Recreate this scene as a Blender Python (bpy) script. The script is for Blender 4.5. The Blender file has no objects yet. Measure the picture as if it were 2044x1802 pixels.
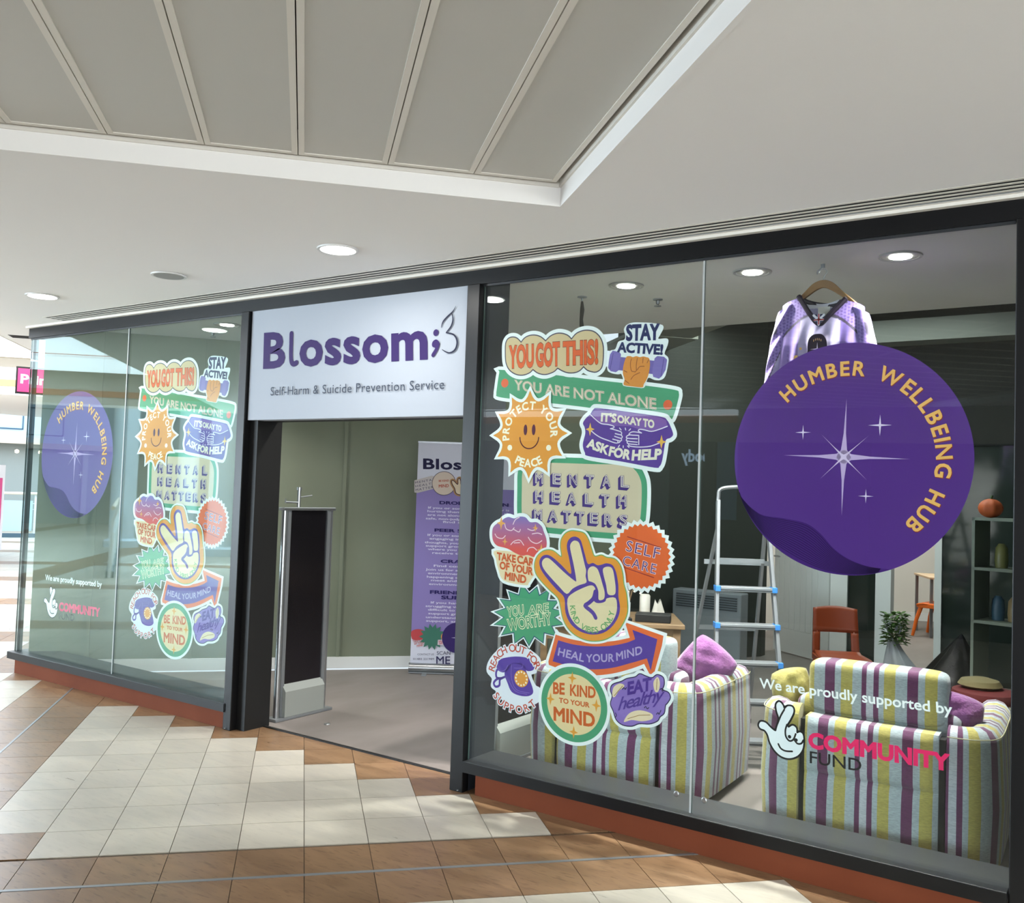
import bpy, bmesh, math, random
from mathutils import Vector, Matrix, noise
from mathutils.geometry import tessellate_polygon
random.seed(7)
sc = bpy.context.scene
COL = sc.collection
PI = math.pi
# ------------------------------------------------------------------ camera
CAM = Vector((0, -4.01527, 1.6))
FPX = 1867.745
yaw, pitch, roll = -0.60359747, 0.0412996, 0.0342486
fw = Vector((math.sin(yaw)*math.cos(pitch), math.cos(yaw)*math.cos(pitch), math.sin(pitch)))
r0 = Vector((math.cos(yaw), -math.sin(yaw), 0)); u0 = r0.cross(fw)
rt = math.cos(roll)*r0 + math.sin(roll)*u0
up_ = -math.sin(roll)*r0 + math.cos(roll)*u0
cam = bpy.data.cameras.new('camera'); camo = bpy.data.objects.new('camera', cam); COL.objects.link(camo)
m3 = Matrix((rt, up_, -fw)).transposed()
camo.matrix_world = Matrix.Translation(CAM) @ m3.to_4x4()
cam.sensor_fit = 'HORIZONTAL'; cam.sensor_width = 36; cam.lens = FPX/2044*36
cam.clip_start = .05; cam.clip_end = 300
sc.camera = camo
# ------------------------------------------------------------------ view + world
sc.view_settings.view_transform = 'Standard'; sc.view_settings.look = 'None'
sc.view_settings.exposure = 0.27; sc.view_settings.gamma = 1
sc.view_settings.use_curve_mapping = False
w = bpy.data.worlds.new('daylight'); sc.world = w; w.use_nodes = True
w.node_tree.nodes['Background'].inputs[0].default_value = (.80, .90, 1.0, 1)
w.node_tree.nodes['Background'].inputs[1].default_value = 0.9
sc.cycles.max_bounces = 10; sc.cycles.diffuse_bounces = 5; sc.cycles.glossy_bounces = 5
sc.cycles.transparent_max_bounces = 24; sc.cycles.transmission_bounces = 6
sc.cycles.sample_clamp_indirect = 6; sc.cycles.use_denoising = True
ANG = 0.82096969
A = Vector((math.cos(ANG), math.sin(ANG), 0)); B = Vector((-math.sin(ANG), math.cos(ANG), 0))
def area(name, loc, sx, sy, power, col=(1, 1, 1), rot=(0, 0, 0), spread=PI):
    l = bpy.data.lights.new(name, 'AREA'); l.shape = 'RECTANGLE'; l.size = sx; l.size_y = sy
    l.energy = power; l.color = col; l.spread = spread
    o = bpy.data.objects.new(name, l); o.location = loc; o.rotation_euler = rot; COL.objects.link(o); return o
# daylight through the roof lights of the mall, then added fill panels
area('skylight_left', (-13.2, 1.0, 3.22), 6.2, 5.5, 620, (.82, .92, 1), (0, 0, ANG))
area('skylight_atrium', (-17, -9, 5.2), 12, 7, 3200, (.72, .88, 1), (0, 0, ANG))
area('far_fill', (-21, 8, 5.2), 9, 8, 1000, (.78, .9, 1), (0, 0, ANG))  # added fill, not a known roof light; brightens the distant shopfront
area('fill_behind', (2.4, -7.4, 2.78), 3.0, 3.0, 40, (1, .97, .93))  # added fill under the solid ceiling, unseen behind the camera
area('fill_right', (8.4, -6.2, 1.3), 2.4, 11, 1050, (.80, .90, 1), (0, math.radians(-90), 0))  # added upright fill panel out of view; no entrance stands here
area('fill_back_right', (4.6, -12.5, 1.4), 6.5, 2.4, 620, (.84, .92, 1), (math.radians(-90), 0, math.radians(180)))  # added upright fill facing the shopfront, kept clear of the glass reflections
area('atrium_fill', (-13.2, -9.6, 1.5), 4.2, 2.4, 1150, (.74, .89, 1), (math.radians(90), 0, ANG-PI/2))  # added hidden panel standing in for blue atrium light on the coffer side

# ------------------------------------------------------------------ helpers
def lin(c):
    return tuple(((x/255)/12.92 if x/255 <= .04045 else ((x/255+.055)/1.055)**2.4) for x in c[:3])+(1,)
MATS = {}
def mat(name, rgb, rough=.5, metal=0, spec=.5, bump=None, noisec=None, emit=None, estr=0, alpha=None, tr=0, coat=0):
    if name in MATS: return MATS[name]
    m = bpy.data.materials.new(name); m.use_nodes = True; nt = m.node_tree; b = nt.nodes['Principled BSDF']
    c = lin(rgb)
    b.inputs['Base Color'].default_value = c; b.inputs['Roughness'].default_value = rough
    b.inputs['Metallic'].default_value = metal; b.inputs['Specular IOR Level'].default_value = spec
    b.inputs['Coat Weight'].default_value = coat
    if tr: b.inputs['Transmission Weight'].default_value = tr
    if emit: b.inputs['Emission Color'].default_value = lin(emit); b.inputs['Emission Strength'].default_value = estr
    tc = None
    if noisec or bump:
        tc = nt.nodes.new('ShaderNodeTexCoord')
    if noisec:  # (rgb2, scale(xyz), lo, hi)
        c2, scl, lo, hi = noisec
        mp = nt.nodes.new('ShaderNodeMapping'); mp.inputs['Scale'].default_value = scl
        nz = nt.nodes.new('ShaderNodeTexNoise'); nz.inputs['Scale'].default_value = 1; nz.inputs['Detail'].default_value = 6
        rp = nt.nodes.new('ShaderNodeValToRGB'); rp.color_ramp.elements[0].position = lo; rp.color_ramp.elements[1].position = hi
        rp.color_ramp.elements[0].color = c; rp.color_ramp.elements[1].color = lin(c2)
        nt.links.new(tc.outputs['Object'], mp.inputs[0]); nt.links.new(mp.outputs[0], nz.inputs['Vector'])
        nt.links.new(nz.outputs[0], rp.inputs[0]); nt.links.new(rp.outputs[0], b.inputs['Base Color'])
    if bump:  # (scale, strength)
        nz = nt.nodes.new('ShaderNodeTexNoise'); nz.inputs['Scale'].default_value = bump[0]; nz.inputs['Detail'].default_value = 4
        bp = nt.nodes.new('ShaderNodeBump'); bp.inputs['Strength'].default_value = bump[1]; bp.inputs['Distance'].default_value = .01
        nt.links.new(tc.outputs['Object'], nz.inputs['Vector']); nt.links.new(nz.outputs[0], bp.inputs['Height'])
        nt.links.new(bp.outputs[0], b.inputs['Normal'])
    MATS[name] = m; return m
def ink(rgb):
    return mat('vinyl_%02x%02x%02x' % tuple(int(x) for x in rgb), rgb, .55, spec=.2)
class MB:
    def __init__(s): s.v = []; s.f = []; s.m = []; s.cm = 0
    def add(s, vs, fs):
        o = len(s.v); s.v += [tuple(v) for v in vs]; s.f += [tuple(i+o for i in f) for f in fs]; s.m += [s.cm]*len(fs); return s
    def box(s, x0, x1, y0, y1, z0, z1, M=None):
        vs = [Vector((x, y, z)) for x in (x0, x1) for y in (y0, y1) for z in (z0, z1)]
        if M is not None: vs = [M @ v for v in vs]
        return s.add(vs, [(0, 1, 3, 2), (4, 6, 7, 5), (0, 4, 5, 1), (2, 3, 7, 6), (0, 2, 6, 4), (1, 5, 7, 3)])
    def bar(s, p, q, wx, wy, up=(0, 0, 1)):
        p = Vector(p); q = Vector(q); d = (q-p); L = d.length; d.normalize(); upv = Vector(up)
        if abs(d.dot(upv)) > .95: upv = Vector((0, 1, 0))
        x = d.cross(upv).normalized(); y = x.cross(d).normalized()
        vs = [p+x*a*wx/2+y*b*wy/2+d*L*c for a in (-1, 1) for b in (-1, 1) for c in (0, 1)]
        return s.add(vs, [(0, 1, 3, 2), (4, 6, 7, 5), (0, 4, 5, 1), (2, 3, 7, 6), (0, 2, 6, 4), (1, 5, 7, 3)])
    def tube(s, pts, r, n=10, cap=True):
        pts = [Vector(p) for p in pts]; rs = r if isinstance(r, (list, tuple)) else [r]*len(pts)
        vs = []; fs = []; prev = None
        for i, p in enumerate(pts):
            d = (pts[min(i+1, len(pts)-1)]-pts[max(i-1, 0)]).normalized()
            if prev is None:
                a = Vector((0, 0, 1)) if abs(d.z) < .9 else Vector((1, 0, 0)); x = d.cross(a).normalized()
            else: x = (prev - d*prev.dot(d)).normalized()
            prev = x; y = d.cross(x)
            for k in range(n): t = 2*PI*k/n; vs.append(p+(x*math.cos(t)+y*math.sin(t))*rs[i])
        for i in range(len(pts)-1):
            for k in range(n): fs.append((i*n+k, i*n+(k+1) % n, (i+1)*n+(k+1) % n, (i+1)*n+k))
        if cap: fs.append(tuple(range(n))[::-1]); fs.append(tuple((len(pts)-1)*n+k for k in range(n)))
        return s.add(vs, fs)
    def lathe(s, prof, c=(0, 0, 0), n=32):
        vs = []; fs = []
        for (r, z) in prof:
            for k in range(n): t = 2*PI*k/n; vs.append((c[0]+r*math.cos(t), c[1]+r*math.sin(t), c[2]+z))
        for i in range(len(prof)-1):
            for k in range(n): fs.append((i*n+k, i*n+(k+1) % n, (i+1)*n+(k+1) % n, (i+1)*n+k))
        fs.append(tuple(range(n))[::-1]); fs.append(tuple((len(prof)-1)*n+k for k in range(n)))
        return s.add(vs, fs)
    def prism(s, poly, z0, z1, M=None):
        n = len(poly); vs = [Vector((x, y, z0)) for x, y in poly]+[Vector((x, y, z1)) for x, y in poly]
        if M is not None: vs = [M @ v for v in vs]
        fs = [tuple(range(n))[::-1], tuple(range(n, 2*n))]+[(i, (i+1) % n, n+(i+1) % n, n+i) for i in range(n)]
        return s.add(vs, fs)
    def grid(s, fn, nu, nv, cu=False, cv=False):
        vs = [fn(i/(nu if cu else nu-1), j/(nv if cv else nv-1)) for i in range(nu) for j in range(nv)]
        fs = []
        for i in range(nu if cu else nu-1):
            for j in range(nv if cv else nv-1):
                fs.append((i*nv+j, ((i+1) % nu)*nv+j, ((i+1) % nu)*nv+(j+1) % nv, i*nv+(j+1) % nv))
        return s.add(vs, fs)
    def build(s, name, m, parent=None, smooth=False, bevel=0, loc=None, rotz=0, kind=None, label=None, subsurf=0):
        me = bpy.data.meshes.new(name); me.from_pydata(s.v, [], s.f)
        for mm in (m if isinstance(m, (list, tuple)) else [m]): me.materials.append(mm)
        if isinstance(m, (list, tuple)):
            for p, k in zip(me.polygons, s.m): p.material_index = k
        bm = bmesh.new(); bm.from_mesh(me); bmesh.ops.recalc_face_normals(bm, faces=bm.faces); bm.to_mesh(me); bm.free()
        if smooth: me.polygons.foreach_set('use_smooth', [True]*len(me.polygons)); 
        if smooth:
            try: me.set_sharp_from_angle(angle=math.radians(42))
            except Exception: pass
        o = bpy.data.objects.new(name, me); COL.objects.link(o)
        if parent: o.parent = parent
        if loc: o.location = loc
        if rotz: o.rotation_euler[2] = rotz
        if bevel:
            b = o.modifiers.new('bevel', 'BEVEL'); b.width = bevel; b.segments = 2; b.limit_method = 'ANGLE'; b.angle_limit = .6
        if subsurf:
            b = o.modifiers.new('sub', 'SUBSURF'); b.levels = b.render_levels = subsurf
        if kind: o['kind'] = kind
        if label: o['label'] = label
        return o
def tag(o, label, cat, group=None, kind=None):
    o['label'] = label; o['category'] = cat
    if group: o['group'] = group
    if kind: o['kind'] = kind
    return o
def thing(name, label, cat, loc=(0, 0, 0), rotz=0, group=None):
    o = bpy.data.objects.new(name, None); COL.objects.link(o); o.location = loc; o.rotation_euler[2] = rotz
    o.empty_display_size = .1
    return tag(o, label, cat, group)
def dup(root, loc, label=None, rotz=None, group=None):
    kids = {}
    def cp(o, par):
        c = o.copy(); COL.objects.link(c); c.parent = par
        for ch in ALLCH(o): cp(ch, c)
        return c
    r = cp(root, None); r.location = loc
    if rotz is not None: r.rotation_euler[2] = rotz
    if label: r['label'] = label
    if group: r['group'] = group
    return r
def ALLCH(o): return list(o.children)
def struct(o): o['kind'] = 'structure'; return o
def cr(pts, closed=True, k=6):
    n = len(pts); out = []
    rng = range(n) if closed else range(n-1)
    for i in rng:
        g = (lambda j: pts[j % n]) if closed else (lambda j: pts[max(0, min(n-1, j))])
        p0, p1, p2, p3 = g(i-1), g(i), g(i+1), g(i+2)
        for s in range(k):
            t = s/k
            out.append(tuple(.5*((2*p1[a])+(-p0[a]+p2[a])*t+(2*p0[a]-5*p1[a]+4*p2[a]-p3[a])*t*t+(-p0[a]+3*p1[a]-3*p2[a]+p3[a])*t**3) for a in range(len(p1))))
    if not closed: out.append(tuple(pts[-1]))
    return out
# ---- flat print on a vertical plane: origin O, horizontal unit D, facing outwards N (towards the viewer side)
def ray(u, v):
    return (rt*((u-1022)/FPX) - up_*((v-901)/FPX) + fw)
class Plane:
    def __init__(s, O, D):
        s.O = Vector(O); s.D = Vector(D).normalized(); s.N = Vector((s.D.y, -s.D.x, 0))
        if (CAM-s.O).dot(s.N) < 0: s.N = -s.N
    def view(s, ox=0, oy=0, k=1):
        def f(x, y):
            d = ray(ox+x/k, oy+y/k); t = (s.O-CAM).dot(s.N)/d.dot(s.N); P = CAM+d*t-s.O
            return (P.dot(s.D), P.z)
        return f
_fonts = {}
def swell(vs, fs, off, lim=1.5):
    """move the outline of a flat glyph mesh outwards (or inwards) by off"""
    cnt = {}; sgn = []
    for f in fs:
        a = sum(vs[f[i]][0]*vs[f[(i+1) % len(f)]][1]-vs[f[(i+1) % len(f)]][0]*vs[f[i]][1] for i in range(len(f)))
        g = f if a >= 0 else f[::-1]
        for i in range(len(g)): e = (g[i], g[(i+1) % len(g)]); cnt[e] = 1
    N_ = {}
    for (a, b) in cnt:
        if (b, a) in cnt: continue
        d = Vector((vs[b][0]-vs[a][0], vs[b][1]-vs[a][1]))
        if d.length < 1e-9: continue
        d.normalize(); n = Vector((d.y, -d.x)); N_.setdefault(a, []).append(n); N_.setdefault(b, []).append(n)
    out = list(vs)
    for i, ns in N_.items():
        n = sum(ns, Vector((0, 0)))
        if n.length < 1e-6: continue
        u = n.normalized(); k = 1/max(u.dot(ns[0]), 1/lim); out[i] = (vs[i][0]+u.x*off*k, vs[i][1]+u.y*off*k)
    return out
def text_mesh(t, off=0.0, shear=0.0, spacing=1.0):
    key = (t, off, shear, spacing)
    if key in _fonts: return _fonts[key]
    if off:
        vs, fs = text_mesh(t, 0.0, shear, spacing); _fonts[key] = (swell(vs, fs, off), fs); return _fonts[key]
    c = bpy.data.curves.new('t', 'FONT'); c.body = t; c.size = 1; c.shear = shear; c.space_character = spacing
    c.resolution_u = 3
    o = bpy.data.objects.new('t', c); COL.objects.link(o)
    dg = bpy.context.evaluated_depsgraph_get(); dg.update()
    me = o.evaluated_get(dg).to_mesh()
    bm = bmesh.new(); bm.from_mesh(me); bmesh.ops.remove_doubles(bm, verts=bm.verts, dist=1e-5); bm.verts.index_update()
    vs = [(v.co.x, v.co.y) for v in bm.verts]; fs = [tuple(v.index for v in p.verts) for p in bm.faces]; bm.free()
    o.evaluated_get(dg).to_mesh_clear()
    COL.objects.unlink(o); bpy.data.objects.remove(o); bpy.data.curves.remove(c)
    _fonts[key] = (vs, fs); return vs, fs
def extent(t, spacing=1.0, shear=0.0):
    vs, _ = text_mesh(t, 0, shear, spacing); xs = [v[0] for v in vs]; return min(xs), max(xs)
CAPH = .727
try:
    _v, _f = text_mesh('H'); CAPH = max(v[1] for v in _v)-min(v[1] for v in _v)
except Exception: pass
class Art:
    """flat print, layers stacked towards the viewer"""
    def __init__(s, name, label, cat, plane, centre, lvl=0.0, group=None, parent=None, step=.00016):
        s.pl = plane; s.c = centre; s.d = lvl; s.step = step
        if parent is None:
            loc = plane.O+plane.D*centre[0]+Vector((0, 0, centre[1]))
            s.root = thing(name, label, cat, loc, group=group)
            s.off = Vector((0, 0, 0))
        else:
            s.root = parent; s.off = plane.O+plane.D*centre[0]+Vector((0, 0, centre[1]))
    def _emit(s, name, rgb, vs, fs):
        s.d += s.step; n = s.pl.N*s.d
        P = [s.off+s.pl.D*(x-s.c[0])+Vector((0, 0, y-s.c[1]))+n for x, y in vs]
        m = rgb if isinstance(rgb, bpy.types.Material) else ink(rgb)
        me = bpy.data.meshes.new(name); me.from_pydata([tuple(p) for p in P], [], fs); me.materials.append(m)
        o = bpy.data.objects.new(name, me); COL.objects.link(o); o.parent = s.root
        s._k(o, name); return o
    def _k(s, o, name):
        if name not in ('letter', 'print', 'backing'): o['kind'] = 'stuff' if s.multi else o.get('kind', '')
        if not s.multi and 'kind' in o: del o['kind']
        s.multi = False
    multi = False
    def _islands(s, name, rgb, V, F):
        par = list(range(len(V)))
        def fd(i):
            while par[i] != i: par[i] = par[par[i]]; i = par[i]
            return i
        for f in F:
            for q in f[1:]: par[fd(q)] = fd(f[0])
        groups = {}
        for f in F: groups.setdefault(fd(f[0]), []).append(f)
        for g in groups.values():
            ids = sorted({i for f in g for i in f}); mp = {i: k for k, i in enumerate(ids)}
            s._emit(name, rgb, [V[i] for i in ids], [tuple(mp[i] for i in f) for f in g]); s.d -= s.step
        s.d += s.step
    def _fill(s, loops):
        pts = [Vector((x, y, 0)) for l in loops for x, y in l]
        tris = tessellate_polygon([[Vector((x, y, 0)) for x, y in l] for l in loops])
        return [(p.x, p.y) for p in pts], [tuple(t) for t in tris]
    def _norms(s, P, closed):
        n = len(P); out = []
        for i in range(n):
            ns = []
            for a, b in (((i-1) % n, i), (i, (i+1) % n)):
                if not closed and (a > b): continue
                d = Vector(P[b])-Vector(P[a])
                if d.length > 1e-9: d.normalize(); ns.append(Vector((d.y, -d.x)))
            if not ns: out.append(Vector((0, 0))); continue
            m = sum(ns, Vector((0, 0)))
            if m.length < 1e-4: out.append(ns[0]); continue
            u = m.normalized(); out.append(u/max(u.dot(ns[0]), .62))
        return out
    def _clean(s, P): 
        out = []
        for p in P:
            if not out or (Vector(p)-Vector(out[-1])).length > 2e-4: out.append(tuple(p))
        if len(out) > 2 and (Vector(out[0])-Vector(out[-1])).length < 2e-4: out.pop()
        return out
    def _grow(s, loop, off):
        P = s._clean(loop); ar_ = sum(P[i][0]*P[(i+1) % len(P)][1]-P[(i+1) % len(P)][0]*P[i][1] for i in range(len(P)))
        if ar_ < 0: P = P[::-1]
        N_ = s._norms(P, True); Q = [Vector(p)+n*off for p, n in zip(P, N_)]
        V2_ = [Vector(p) for p in P]; keep = []
        for q in Q:
            ok = True
            for k in range(len(P)):
                a = V2_[k]; d = V2_[(k+1) % len(P)]-a; L = d.length_squared
                t = max(0, min(1, (q-a).dot(d)/L)) if L else 0
                if (q-a-d*t).length < off*.93: ok = False; break
            if ok: keep.append(tuple(q))
        return keep if len(keep) > 5 else [tuple(q) for q in Q]
    def _rib(s, pts, wd, closed, V, F):
        r = wd/2; pts = s._clean(pts); n = len(pts)
        if n == 1:
            o = len(V); p = pts[0]; V += [(p[0]+r*math.cos(t*PI/8), p[1]+r*math.sin(t*PI/8)) for t in range(16)]; F.append(tuple(range(o, o+16))); return
        N_ = s._norms(pts, closed); o = len(V)
        for p, q in zip(pts, N_): V += [tuple(Vector(p)+q*r), tuple(Vector(p)-q*r)]
        for i in range(n if closed else n-1): a = o+2*i; b = o+2*((i+1) % n); F.append((a, b, b+1, a+1))
        if not closed:
            for idx, nx in ((0, 1), (n-1, n-2)):
                p = Vector(pts[idx]); d = (p-Vector(pts[nx])).normalized(); q = Vector((-d.y, d.x)); k = len(V)
                V += [tuple(p+q*r*math.cos(t*PI/6)+d*r*math.sin(t*PI/6)) for t in range(7)]; F.append(tuple(range(k, k+7)))
    def fill(s, name, rgb, loop, border=0.0, holes=()):
        if border: loop = s._grow(loop, border)
        V, F = s._fill([s._clean(loop)]+list(holes))
        return s._emit(name, rgb, V, F)
    def strokes(s, name, rgb, lines, wd, closed=False, extra=()):
        V = []; F = []
        for l in lines: s._rib(l, wd, closed, V, F)
        for l in extra:
            v, f = s._fill([l]); o = len(V); V += v; F += [tuple(i+o for i in t) for t in f]
        s.multi = len(lines)+len(extra) > 1; return s._emit(name, rgb, V, F)
    def _txt(s, t, bl, br, tl, off, shear, spacing, dx=0, dy=0):
        x0, x1 = extent(t, spacing, shear); vs, fs = text_mesh(t, off, shear, spacing)
        bl = Vector(bl); br = Vector(br); tl = Vector(tl); ex = (br-bl)/(x1-x0); ey = (tl-bl)/CAPH
        ey = ey - ex.normalized()*0
        return [tuple(bl+ex*(x-x0)+ey*y+Vector((dx, dy))) for x, y in vs], fs
    def text(s, name, rgb, items, off=0.02, shear=0, spacing=1.0, dx=0, dy=0, split=False):
        """items: (string, baseline-left, baseline-right, cap-top-left)"""
        V = []; F = []
        for t, bl, br, tl in items:
            v, f = s._txt(t, bl, br, tl, off, shear, spacing, dx, dy); o = len(V); V += v; F += [tuple(i+o for i in q) for q in f]
        if split: return s._islands(name, rgb, V, F)
        s.multi = True; return s._emit(name, rgb, V, F)
    def arc(s, name, rgb, t, c, r, a0, a1, h, off=.02, inward=False, split=False):
        """letters round a circle (angles in degrees, clockwise for outward tops)"""
        x = 0; pos = []
        for ch in t:
            if ch == ' ': wdt = .28
            else:
                e = extent(ch); wdt = e[1]-e[0]
            pos.append((ch, x, wdt)); x += wdt+.14
        tot = x-.14; V = []; F = []; k = h/CAPH; a0 = math.radians(a0); a1 = math.radians(a1)
        for ch, px, wdt in pos:
            if ch == ' ': continue
            e = extent(ch); vs, fs = text_mesh(ch, off)
            fr = (px+wdt/2)/tot; a = a0+(a1-a0)*fr; o = len(V)
            if not inward: ux = Vector((math.sin(a), -math.cos(a))); uy = Vector((math.cos(a), math.sin(a)))
            else: ux = Vector((-math.sin(a), math.cos(a))); uy = Vector((-math.cos(a), -math.sin(a)))
            base = Vector(c)+Vector((math.cos(a), math.sin(a)))*(r+(h if inward else 0))
            mid = (e[0]+e[1])/2
            V += [tuple(base+ux*(vx-mid)*k+uy*vy*k) for vx, vy in vs]; F += [tuple(i+o for i in q) for q in fs]
        if split: return s._islands(name, rgb, V, F)
        s.multi = True; return s._emit(name, rgb, V, F)
def circ(c, r, n=64, ry=None): return [(c[0]+r*math.cos(2*PI*i/n), c[1]+(ry or r)*math.sin(2*PI*i/n)) for i in range(n)]
def starp(c, ro, ri, n, rot=0, ky=1): return [(c[0]+(ro if i % 2 == 0 else ri)*math.cos(rot+PI*i/n), c[1]+ky*(ro if i % 2 == 0 else ri)*math.sin(rot+PI*i/n)) for i in range(2*n)]
def sparkle(c, r, rx=None, w=.16): 
    rx = rx or r; out = []
    for k in range(4):
        a = PI/2*k; R = rx if k % 2 == 0 else r
        out.append((c[0]+R*math.cos(a), c[1]+R*math.sin(a))); b = a+PI/4; out.append((c[0]+r*w*math.cos(b), c[1]+r*w*math.sin(b)))
    return out
# ================================================================== MATERIALS
M_black = mat('black_metal', (10, 10, 12), .38, 0, .3)
M_blackm = mat('black_matt', (10, 10, 11), .6)
M_dgrey = mat('sill_grey', (42, 44, 47), .42, 0, .4)
M_rust = mat('rust_laminate', (112, 56, 32), .7, spec=.2, noisec=((104, 50, 27), (3, 3, 3), .3, .7))
M_ceil = mat('white_ceiling', (238, 236, 234), .85, spec=.2, bump=(60, .03))
M_ceil2 = mat('soffit_paint', (196, 196, 190), .8, spec=.2)
M_metalpan = mat('perforated_metal', (196, 194, 188), .55)
M_cream = mat('cream_trim', (222, 217, 208), .55)
M_alu = mat('brushed_aluminium', (160, 162, 164), .3, .85)
M_alud = mat('satin_aluminium', (142, 146, 150), .42, .6)
M_white = mat('white_paint', (225, 226, 224), .45)
M_green = mat('sage_wall', (124, 130, 112), .75, noisec=((119, 125, 108), (2, 2, 2), .35, .65))
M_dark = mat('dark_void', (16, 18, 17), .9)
def glass(name, tint, f0=.05, rough=0.0, col=(.95, 1, 1, 1)):
    m = bpy.data.materials.new(name); m.use_nodes = True; nt = m.node_tree; nt.nodes.clear(); N = nt.nodes.new; L = nt.links.new
    g = N('ShaderNodeNewGeometry'); d = N('ShaderNodeVectorMath'); d.operation = 'DOT_PRODUCT'
    L(g.outputs['Normal'], d.inputs[0]); L(g.outputs['Incoming'], d.inputs[1])
    a = N('ShaderNodeMath'); a.operation = 'ABSOLUTE'; L(d.outputs['Value'], a.inputs[0])
    s = N('ShaderNodeMath'); s.operation = 'SUBTRACT'; s.inputs[0].default_value = 1; L(a.outputs[0], s.inputs[1]); s.use_clamp = True
    p = N('ShaderNodeMath'); p.operation = 'POWER'; p.inputs[1].default_value = 5; L(s.outputs[0], p.inputs[0])
    q = N('ShaderNodeMath'); q.operation = 'MULTIPLY_ADD'; q.inputs[1].default_value = 1-f0; q.inputs[2].default_value = f0; L(p.outputs[0], q.inputs[0])
    t = N('ShaderNodeBsdfTransparent'); t.inputs[0].default_value = tint
    gl = N('ShaderNodeBsdfGlossy'); gl.inputs['Roughness'].default_value = rough; gl.inputs[0].default_value = col
    mx = N('ShaderNodeMixShader'); L(q.outputs[0], mx.inputs[0]); L(t.outputs[0], mx.inputs[1]); L(gl.outputs[0], mx.inputs[2])
    o = N('ShaderNodeOutputMaterial'); L(mx.outputs[0], o.inputs[0]); return m
M_glass = glass('shopfront_glass', (.94, .97, .96, 1), .03)
M_glassl = glass('boosted_reflect_glass', (.93, .98, .97, 1), .062, col=(.86, 1, 1, 1))  # no real coating: reflectance and teal tint raised to strengthen the left reflections
M_edge = mat('glass_edge', (58, 76, 74), .3, spec=.5)
def tilemat(name, c1, c2, c3):
    m = bpy.data.materials.new(name); m.use_nodes = True; nt = m.node_tree; b = nt.nodes['Principled BSDF']; N = nt.nodes.new; L = nt.links.new
    g = N('ShaderNodeNewGeometry'); mp = N('ShaderNodeMapping'); mp.inputs['Rotation'].default_value = (0, 0, -ANG); mp.inputs['Scale'].default_value = (1.2, 5, 1)
    n1 = N('ShaderNodeTexNoise'); n1.inputs['Scale'].default_value = 3; n1.inputs['Detail'].default_value = 8; n1.inputs['Distortion'].default_value = .6
    oi = N('ShaderNodeObjectInfo'); ad = N('ShaderNodeVectorMath'); ad.operation = 'ADD'
    L(g.outputs['Position'], mp.inputs[0]); L(mp.outputs[0], ad.inputs[0]); L(oi.outputs['Random'], ad.inputs[1]); L(ad.outputs[0], n1.inputs['Vector'])
    rp = N('ShaderNodeValToRGB'); rp.color_ramp.elements[0].position = .32; rp.color_ramp.elements[1].position = .68
    rp.color_ramp.elements[0].color = lin(c1); rp.color_ramp.elements[1].color = lin(c2)
    L(n1.outputs[0], rp.inputs[0])
    # blotches of wear
    n2 = N('ShaderNodeTexNoise'); n2.inputs['Scale'].default_value = 14; n2.inputs['Detail'].default_value = 5; L(ad.outputs[0], n2.inputs['Vector'])
    r2 = N('ShaderNodeValToRGB'); r2.color_ramp.elements[0].position = .55; r2.color_ramp.elements[1].position = .72
    r2.color_ramp.elements[0].color = (0, 0, 0, 1); r2.color_ramp.elements[1].color = (.55, .55, .55, 1); L(n2.outputs[0], r2.inputs[0])
    mx = N('ShaderNodeMixRGB'); L(r2.outputs[0], mx.inputs[0]); L(rp.outputs[0], mx.inputs[1]); mx.inputs[2].default_value = lin(c3)
    hs = N('ShaderNodeHueSaturation'); mr = N('ShaderNodeMapRange'); mr.inputs[3].default_value = .9; mr.inputs[4].default_value = 1.08
    L(oi.outputs['Random'], mr.inputs[0]); L(mr.outputs[0], hs.inputs['Value']); L(mx.outputs[0], hs.inputs['Color'])
    L(hs.outputs[0], b.inputs['Base Color']); b.inputs['Roughness'].default_value = .3; b.inputs['Specular IOR Level'].default_value = .45
    r3 = N('ShaderNodeMapRange'); r3.inputs[3].default_value = .22; r3.inputs[4].default_value = .42; L(n1.outputs[0], r3.inputs[0]); L(r3.outputs[0], b.inputs['Roughness'])
    return m
M_tw = tilemat('cream_floor_tile', (180, 174, 163), (192, 185, 172), (170, 163, 151))
M_tb = tilemat('brown_floor_tile', (124, 95, 70), (146, 115, 86), (78, 54, 34))
M_grout = mat('grout', (96, 84, 72), .8)
M_carpet = mat('grey_vinyl_floor', (132, 124, 120), .6, bump=(300, .1), noisec=((116, 109, 105), (4, 1.5, 1), .3, .7))
# ================================================================== MALL FLOOR
GX, GY, TA, TB = -3.09344, -1.04084, .282545, .304945
WL0 = Vector((-7.52, .02, 0)); WLD = Vector((.655, .756, 0)).normalized(); WLN = Vector((-WLD.y, WLD.x, 0))
def inside_shop(x, y):
    if y < .19: return False
    return (Vector((x, y, 0))-WL0).dot(WLN) < 0.0
floor = MB().box(-46, 14, -30, .19, -.06, -.006).box(-46, -7.7, .19, 26, -.06, -.006).build('floor', M_grout); struct(floor)
def gpt(i, j): jj = j*TB - (.02 if j < 0 else 0); ii = i*TA-(.012 if i < -6 else 0); return Vector((GX, GY, 0))+A*ii+B*jj
def white(i, j):
    if i+j > 3:
        if i < -9 and j > 12: return not (j % 9 in (0, 1))
        return False
    if i in (-6, -7): return False
    if i == -5 and j == 0: return False
    if j in (-1, -2): return False
    if i in (-17, -18, -30, -31, -43, -44): return False
    if j in (-12, -13, -25, -26, 20, 21, 34, 35, 50, 51): return False
    return True
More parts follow.
